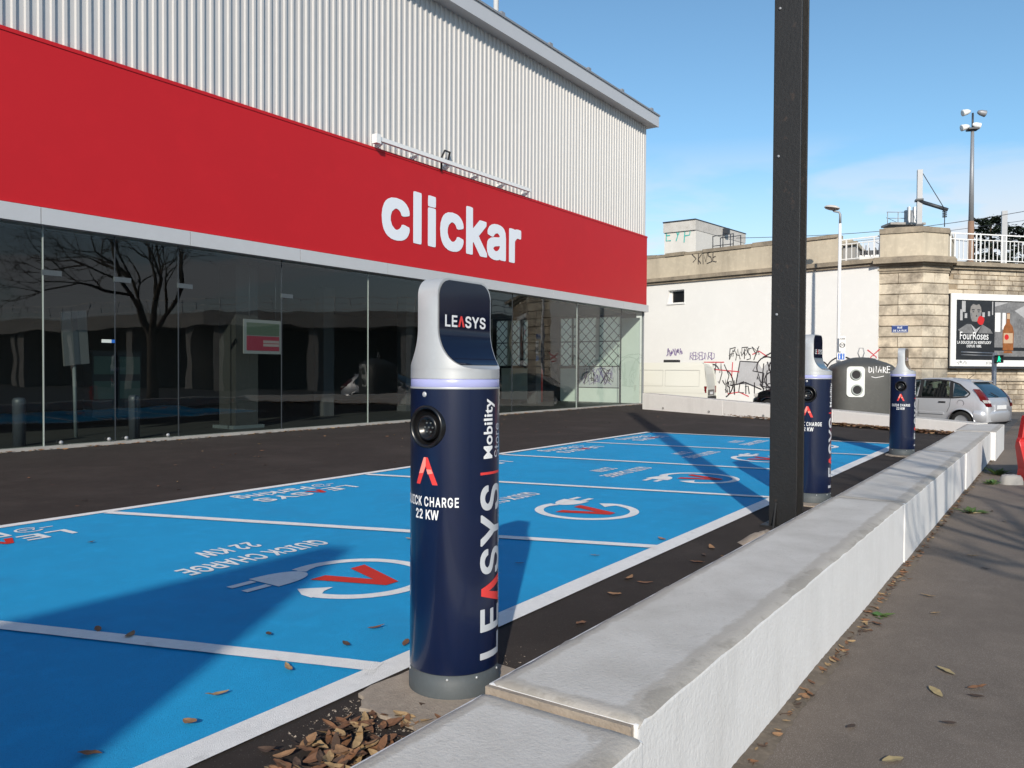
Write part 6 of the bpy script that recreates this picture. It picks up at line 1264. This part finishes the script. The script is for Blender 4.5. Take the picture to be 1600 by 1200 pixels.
mb = MB(); mb.bb(.06, .36, -.066, -.058, .74, .88); lb_ = part(mb, 'label', PRINTW, rb2)
mb = MB(); v, f, wd = text2d('STO', .11, .012); put(mb, v, f, lambda x, y: (.08+x*.24/wd, -.068, .77+y)); part(mb, 'label_lettering', GRAFK, lb_)
c = G(1580, 757, GZ); mb = MB(); vs = []; N = 16
for i, (k, z) in enumerate(((1.05, -.02), (1.0, .06), (.93, .11), (.75, .14), (.3, .15))):
    for j in range(N): x, y = sup(2*PI*j/N, .6); vs.append((c.x+rdir.x*x*.13*k*1.2-rfw.x*0+rfw.x*y*.10*k+random.uniform(-.006, .006), c.y+rdir.y*x*.13*k*1.2+rfw.y*y*.10*k+random.uniform(-.006, .006), GZ+z+random.uniform(-.006, .006)))
mb.add(vs, [(i*N+k, i*N+(k+1) % N, (i+1)*N+(k+1) % N, (i+1)*N+k) for i in range(4) for k in range(N)]+[tuple(4*N+k for k in range(N))], 0, True)
tag(mb.build('kerb_stone', CONC), 'small worn pale stone on the pavement beside the red barrier', 'stone')

# ------------------------------------------------------------------ leaves
def leaf_mesh(i, big=1):
    L_len, W_ = random.uniform(.075, .115)*big, random.uniform(.014, .023)*big; cu = random.uniform(.05, .7); tw = random.uniform(-.5, .5); n = 6; vs = []
    for k in range(n+1):
        u = k/n; wv = W_*math.sin(PI*min(1, u*.93+.04))**.8; x = (u-.5)*L_len; z = cu*L_len*.9*(u-.5)**2+.004; yb = tw*.02*(u-.5)
        up_ = wv*random.uniform(.05, .45)
        vs += [(x, yb-wv, z+up_), (x, yb, z), (x, yb+wv, z+up_*random.uniform(.3, 1.1))]
    me = bpy.data.meshes.new('fallen_leaf'); me.from_pydata(vs, [], [(3*k+j, 3*k+3+j, 3*k+4+j, 3*k+1+j) for k in range(n) for j in (0, 1)]); me.materials.append((LEAFM+[LEAFD])[i % 5]); me.update(); return me
LM = [leaf_mesh(i) for i in range(15)]; LY = leaf_mesh(0, 1.2); LY.materials[0] = LEAFY
def leaf(me, x, y, z, parent=None, flat=.3, name='fallen_leaf', s=1):
    o = bpy.data.objects.new(name, me); COL.objects.link(o); o.location = (x, y, z); o.rotation_euler = (random.uniform(-flat, flat), random.uniform(-flat, flat), random.uniform(0, 6.28)); o.scale = (s, s, s)
    if parent: o.parent = parent; o.name = 'leaf'
    return o
pc = G(525, 1160, 0); lpile = thing('leaf_pile', 'heap of brown fallen leaves on dark asphalt by the nearest low wall', 'leaves', (0, 0, 0))
for i in range(170):
    a = random.gauss(0, .15); b = random.gauss(0, .15); h = max(0, .05*(1-(a/.2)**2-(b/.25)**2))
    x, y = 1.98+a*1.5, 2.09+b*.85+a*.2
    if y < 1.78 or y > 2.42: y = random.uniform(1.80, 2.2)
    leaf(random.choice(LM), x, y, .006+random.uniform(0, 1)*h+.004, lpile, .42, s=random.uniform(.7, 1.0))
for px, py in ((153, 983), (203, 993), (420, 990), (451, 1044), (541, 1006), (588, 980), (634, 1004), (339, 1085), (297, 1128), (140, 1177), (142, 847), (640, 842), (690, 905), (812, 880), (1034, 842), (930, 868)):
    p = G(px, py, .014); leaf(random.choice(LM[:5]+LM[9:]), p.x, p.y, .012, None, .12, s=.9); 
def ltag(o, label, g): tag(o, label, 'leaf', g)
for o in [o for o in COL.objects if o.name.startswith('fallen_leaf') and 'label' not in o]: ltag(o, 'single dry brown leaf lying on the blue painted bays', 'leaves on the blue bays')
for px, py in ((908, 975), (1041, 960), (983, 905), (1100, 868), (1112, 857), (1135, 872), (1008, 912), (960, 930), (1090, 880), (1230, 720+0)):
    p = G(px, py, .004)
    if 1.78 < p.y < 2.42: o = leaf(random.choice(LM), p.x, p.y, .008, None, .12); ltag(o, 'single dry leaf on the black asphalt strip between bays and wall', 'leaves on the asphalt strip')
for px, py, y_ in ((1450, 933, 0), (1478, 1050, 1), (1527, 1077, 0), (1526, 1090, 0), (1462, 1083, 1), (1483, 1132, 2), (1330, 1138, 0), (1462, 960, 0), (1525, 803, 1), (1570, 816, 0), (1550, 800, 2), (1520, 870, 0), (1371, 977, 0), (1540, 890, 2), (1395, 1190, 1)):
    p = G(px, py, GZ+.004); o = leaf(LY if y_ == 1 else (LM[4] if y_ == 2 else random.choice(LM)), p.x, p.y, GZ+.010, None, .12, s=1.0); ltag(o, ['single brown leaf lying on the brown pavement', 'single yellowish leaf lying on the brown pavement', 'single dark leaf lying on the brown pavement'][y_], ['brown leaves on the pavement', 'yellow leaves on the pavement', 'dark leaves on the pavement'][y_])
# litter along edges, too small to count
def litter(name, label, fn, n, s0=.6, s1=1.0):
    vs = []; fs = []; ms_ = []
    for i in range(n):
        x, y, z = fn(); me = random.choice(LM); s_ = random.uniform(s0, s1); e = Matrix.Rotation(random.uniform(0, 6.28), 3, 'Z') @ Matrix.Rotation(random.uniform(-.5, .5), 3, 'X'); b = len(vs)
        vs += [tuple(e @ (v.co*s_)+Vector((x, y, z))) for v in me.vertices]; fs += [tuple(b+q for q in p.vertices) for p in me.polygons]; ms_ += [LM.index(me) % 5]*len(me.polygons)
    me = bpy.data.meshes.new(name); me.from_pydata(vs, [], fs)
    for q in LEAFM+[LEAFD]: me.materials.append(q)
    me.polygons.foreach_set('material_index', ms_); me.update(); o = bpy.data.objects.new(name, me); COL.objects.link(o); o['kind'] = 'stuff'; o['label'] = label; o['category'] = 'leaf litter'
def f1():
    s_ = random.triangular(.3, 8.5, 1.5); p = CW0+CWd*s_-CWn*abs(random.gauss(0, .22)); return p.x, max(1.76, p.y), .01+random.random()*.05
litter('leaf_drift', 'band of brown leaves drifted along the far cross wall', f1, 1500, .8, 1.5)
def f2(): t = random.uniform(3, TE-.3); return t, SH-.11-abs(random.gauss(0, .12)), .008
litter('leaf_litter', 'thin litter of leaves along the foot of the shop glass', f2, 520, .5, 1.2)
def f3(): t = random.triangular(-1, 19, 6); return t, 1.10-abs(random.gauss(0, .03))-.0, GZ+.008+random.random()*.012
litter('leaf_litter', 'thin dark litter of leaves along the foot of the low wall', f3, 420, .3, .7)
def f4(): return random.uniform(2, 26), random.uniform(8, 13.8), .006
litter('leaf_litter', 'leaf fragments scattered over the wide dark asphalt lane', f4, 130, .35, .8)
# dirt fillet at wall foot
mb = MB(); N = 700; vs = []
for i in range(N+1):
    t = -2+21.5*i/N; w_ = max(.004, .020+.018*math.sin(t*3.1)*math.sin(t*1.3+1)+random.uniform(-.006, .008)); vs += [(t, 1.13, GZ+.024+.008*math.sin(t*2.3)*math.sin(t*.9)+random.uniform(-.002, .003)), (t, 1.09-w_*.5, GZ+.012), (t, 1.075-w_*1.3, GZ+.005)]
mb.add(vs, [(3*i+j, 3*i+1+j, 3*i+4+j, 3*i+3+j) for i in range(N) for j in (0, 1)]); o = mb.build('wall_foot_dirt', mat('dirt', (.15, .12, .092), .95, var=.35, vscale=9), kind='stuff'); tag(o, 'thin strip of brown dirt along the foot of the low wall', 'dirt')
# weeds
def weed(x, y, z, n, h, label, sp=.08):
    mb = MB()
    for i in range(n):
        a = random.uniform(0, 6.28); r_ = random.uniform(.0, sp); hh = h*random.uniform(.4, 1); le = random.uniform(.04, .09); dx, dy = math.cos(a), math.sin(a); b = Vector((x+dx*r_*.4, y+dy*r_*.4, z)); t_ = b+Vector((dx*r_*1.4, dy*r_*1.4, hh)); s_ = Vector((-dy, dx, 0))*le*.45
        mm = (b*.45+t_*.55); mb.add([b, mm+s_, t_+Vector((dx*.02, dy*.02, -.01)), mm-s_], [(0, 1, 2, 3)], random.randint(0, 1))
    tag(mb.build('weed', GREENLEAF), label, 'weed')
p = G(1553, 742, GZ); weed(p.x, p.y-.06, GZ, 34, .13, 'green weed growing at the foot of the low wall near the barrier', .14)
p = G(1541, 757, GZ); weed(p.x, p.y-.08, GZ, 22, .10, 'low broad leaved weed at the wall foot in front of the taller one', .10)
p = G(1510, 800, GZ); weed(p.x, p.y-.05, GZ, 22, .06, 'small flat tuft of weed at the foot of the low wall', .12)
p = G(1383, 965, GZ); weed(p.x, 1.03, GZ, 12, .045, 'tiny yellow green weed at the near foot of the wall', .06)
p = SW.pt(5.0, 0, .5); weed(p.x, p.y, GZ, 60, .55, 'patch of weeds at the foot of the stone wall right of the car', .6)

# ------------------------------------------------------------------ trees
def grow_tree(mb, p, d, L_len, r, depth, rnd, segs=4):
    path = [p]; q = p.copy(); dd = d.copy()
    for k in range(segs): dd = (dd+Vector((rnd.uniform(-.16, .16), rnd.uniform(-.16, .16), rnd.uniform(-.05, .10)))).normalized(); q = q+dd*L_len/segs; path.append(q.copy())
    re = r*(.62 if depth else .2); mb.tube(path, [r+(re-r)*k/segs for k in range(segs+1)], 7 if depth > 2 else (5 if depth > 1 else 3), 0, False)
    tips = [path[-1]]
    if depth:
        for k in range(rnd.randint(3, 4) if depth > 1 else 4):
            a = rnd.uniform(0, 6.28); ax_ = dd.orthogonal().normalized(); ax_ = Matrix.Rotation(a, 3, dd) @ ax_; nd_ = (Matrix.Rotation(rnd.uniform(.35, .85), 3, ax_) @ dd); st = path[-1] if k < 2 else path[rnd.randint(2, segs)]
            tips += grow_tree(mb, st.copy(), nd_, L_len*rnd.uniform(.62, .82), re*rnd.uniform(.7, .95), depth-1, rnd, segs)
    return tips
def bare_tree(label, loc, h, seed, depth=4):
    rnd = random.Random(seed); T = thing('bare_tree', label, 'tree', loc); mb = MB(); mb.tube([(0, 0, -.1), (.05, 0, h*.12), (0, .05, h*.28)], [h*.030, h*.022, h*.019], 10); part(mb, 'trunk', BARK, T)
    mb = MB(); tips = []
    for k in range(4): a = 6.28*k/4+rnd.uniform(-.4, .4); tips += grow_tree(mb, Vector((0, .05, h*.27)), Vector((math.cos(a)*.6, math.sin(a)*.6, 1)).normalized(), h*.24, h*.012, depth, rnd)
    part(mb, 'limbs', BARK, T)
    return T
def conifer(label, px, d, zt, seed, wdt):
    rnd = random.Random(seed); p = DP(px, 360, d); T = thing('cedar_tree', label, 'tree', (p.x, p.y, 5.7)); h = zt
    mb = MB(); mb.tube([(0, 0, -.2), (0, 0, h*.6), (0, 0, h)], [.3, .2, .05], 8); part(mb, 'trunk', BARK, T)
    mb = MB()
    for i in range(2600):
        lv = rnd.choice((.35, .5, .64, .78, .9, 1.0)); r_ = wdt*(1.05-lv*.62)*math.sqrt(rnd.random()); a = rnd.uniform(0, 6.28)
        c = Vector((r_*math.cos(a), r_*math.sin(a), h*lv+rnd.gauss(0, .12)-r_*.10+.25*math.sin(a*3+lv*9))); s_ = rnd.uniform(.14, .34); n_ = Vector((rnd.uniform(-.6, .6), rnd.uniform(-.6, .6), 1)).normalized(); x = n_.orthogonal().normalized(); x = Matrix.Rotation(rnd.uniform(0, 6.28), 3, n_) @ x; y = n_.cross(x)
        mb.add([c-x*s_, c+y*s_*.45, c+x*s_, c-y*s_*.45], [(0, 1, 2, 3)], rnd.randint(0, 1))
    part(mb, 'crown', EVER, T)
conifer('dark flat topped evergreen behind the white railing, left of the grey mast', 1548, 66, 8.1, 3, 2.7)
conifer('dark evergreen behind the white railing at the right edge', 1604, 68, 7.9, 5, 3.2)

# ------------------------------------------------------------------ across the street: what the shop glass mirrors and what throws the shade
def RP(px, py, L): v = ray(px, py); k = (2*SH-L)/v.y; p = CAM+v*k; return Vector((p.x, L, p.z))
vd = thing('railway_viaduct', 'dark railway viaduct with railing across the street, mirrored in the shop glass', 'viaduct')
vp = [Vector((30, -90)), Vector((33, -48)), Vector((36, -24)), Vector((46, -9)), Vector((53, -5))]
for a, b in zip(vp[:-1], vp[1:]):
    d_ = (b-a).normalized(); n_ = Vector((d_.y, -d_.x)); n_ = n_ if n_.x > 0 else -n_; L_len = (b-a).length
    mb = MB(); mb.prism([a, b, b+n_*9, a+n_*9], 4.5, 5.6); part(mb, 'deck', CONC, vd)
    mb = MB(); mb.prism([a+n_*7.0, b+n_*7.0, b+n_*8.5, a+n_*8.5], GZ, 4.499); part(mb, 'rear_wall', INWALL, vd)
    for k in range(int(L_len/7)+1):
        p = a+d_*min(L_len-.6, .5+7*k)+n_*.6; mb = MB(); mb.prism([p, p+d_*.7, p+d_*.7+n_*5.5, p+n_*5.5], GZ, 4.499); part(mb, 'pier', CONC, vd)
    mb = MB()
    for z in (5.75, 6.2, 6.65): mb.box((*((a+b)/2+n_*.1), z), (L_len, .05, .05), math.atan2(d_.y, d_.x))
    for k in range(int(L_len/1.2)): p = a+d_*1.2*k+n_*.1; mb.bb(p.x-.025, p.x+.025, p.y-.025, p.y+.025, 5.6, 6.65)
    part(mb, 'railing', WIRON, vd)
p = RP(235, 640, -6); bare_tree('bare spreading tree across the pavement, mirrored in the shop glass', (p.x, -6, GZ), 11.5, 11, 5)
# tall hoarding behind the photographer: throws the slanting shade on the first bays
hx, hl = 4.33-1.801*5.25, 4.63-1.055*5.25
hg = thing('tall_hoarding', 'tall hoarding on posts behind the viewer shading the first blue bays', 'billboard', (hx, hl, 0))
mb = MB(); mb.bb(-7, 0, -.12, .12, 1.9, 5.25); part(mb, 'panel', GALV, hg)
for x in (-6.2, -.8): mb = MB(); mb.bb(x-.1, x+.1, -.119, .119, GZ, 1.9); part(mb, 'leg', GALV, hg)

bare_tree('bare tree on the pavement behind the viewer, shading the low wall', (1.0, -5.6, GZ), 9.0, 23, 3)
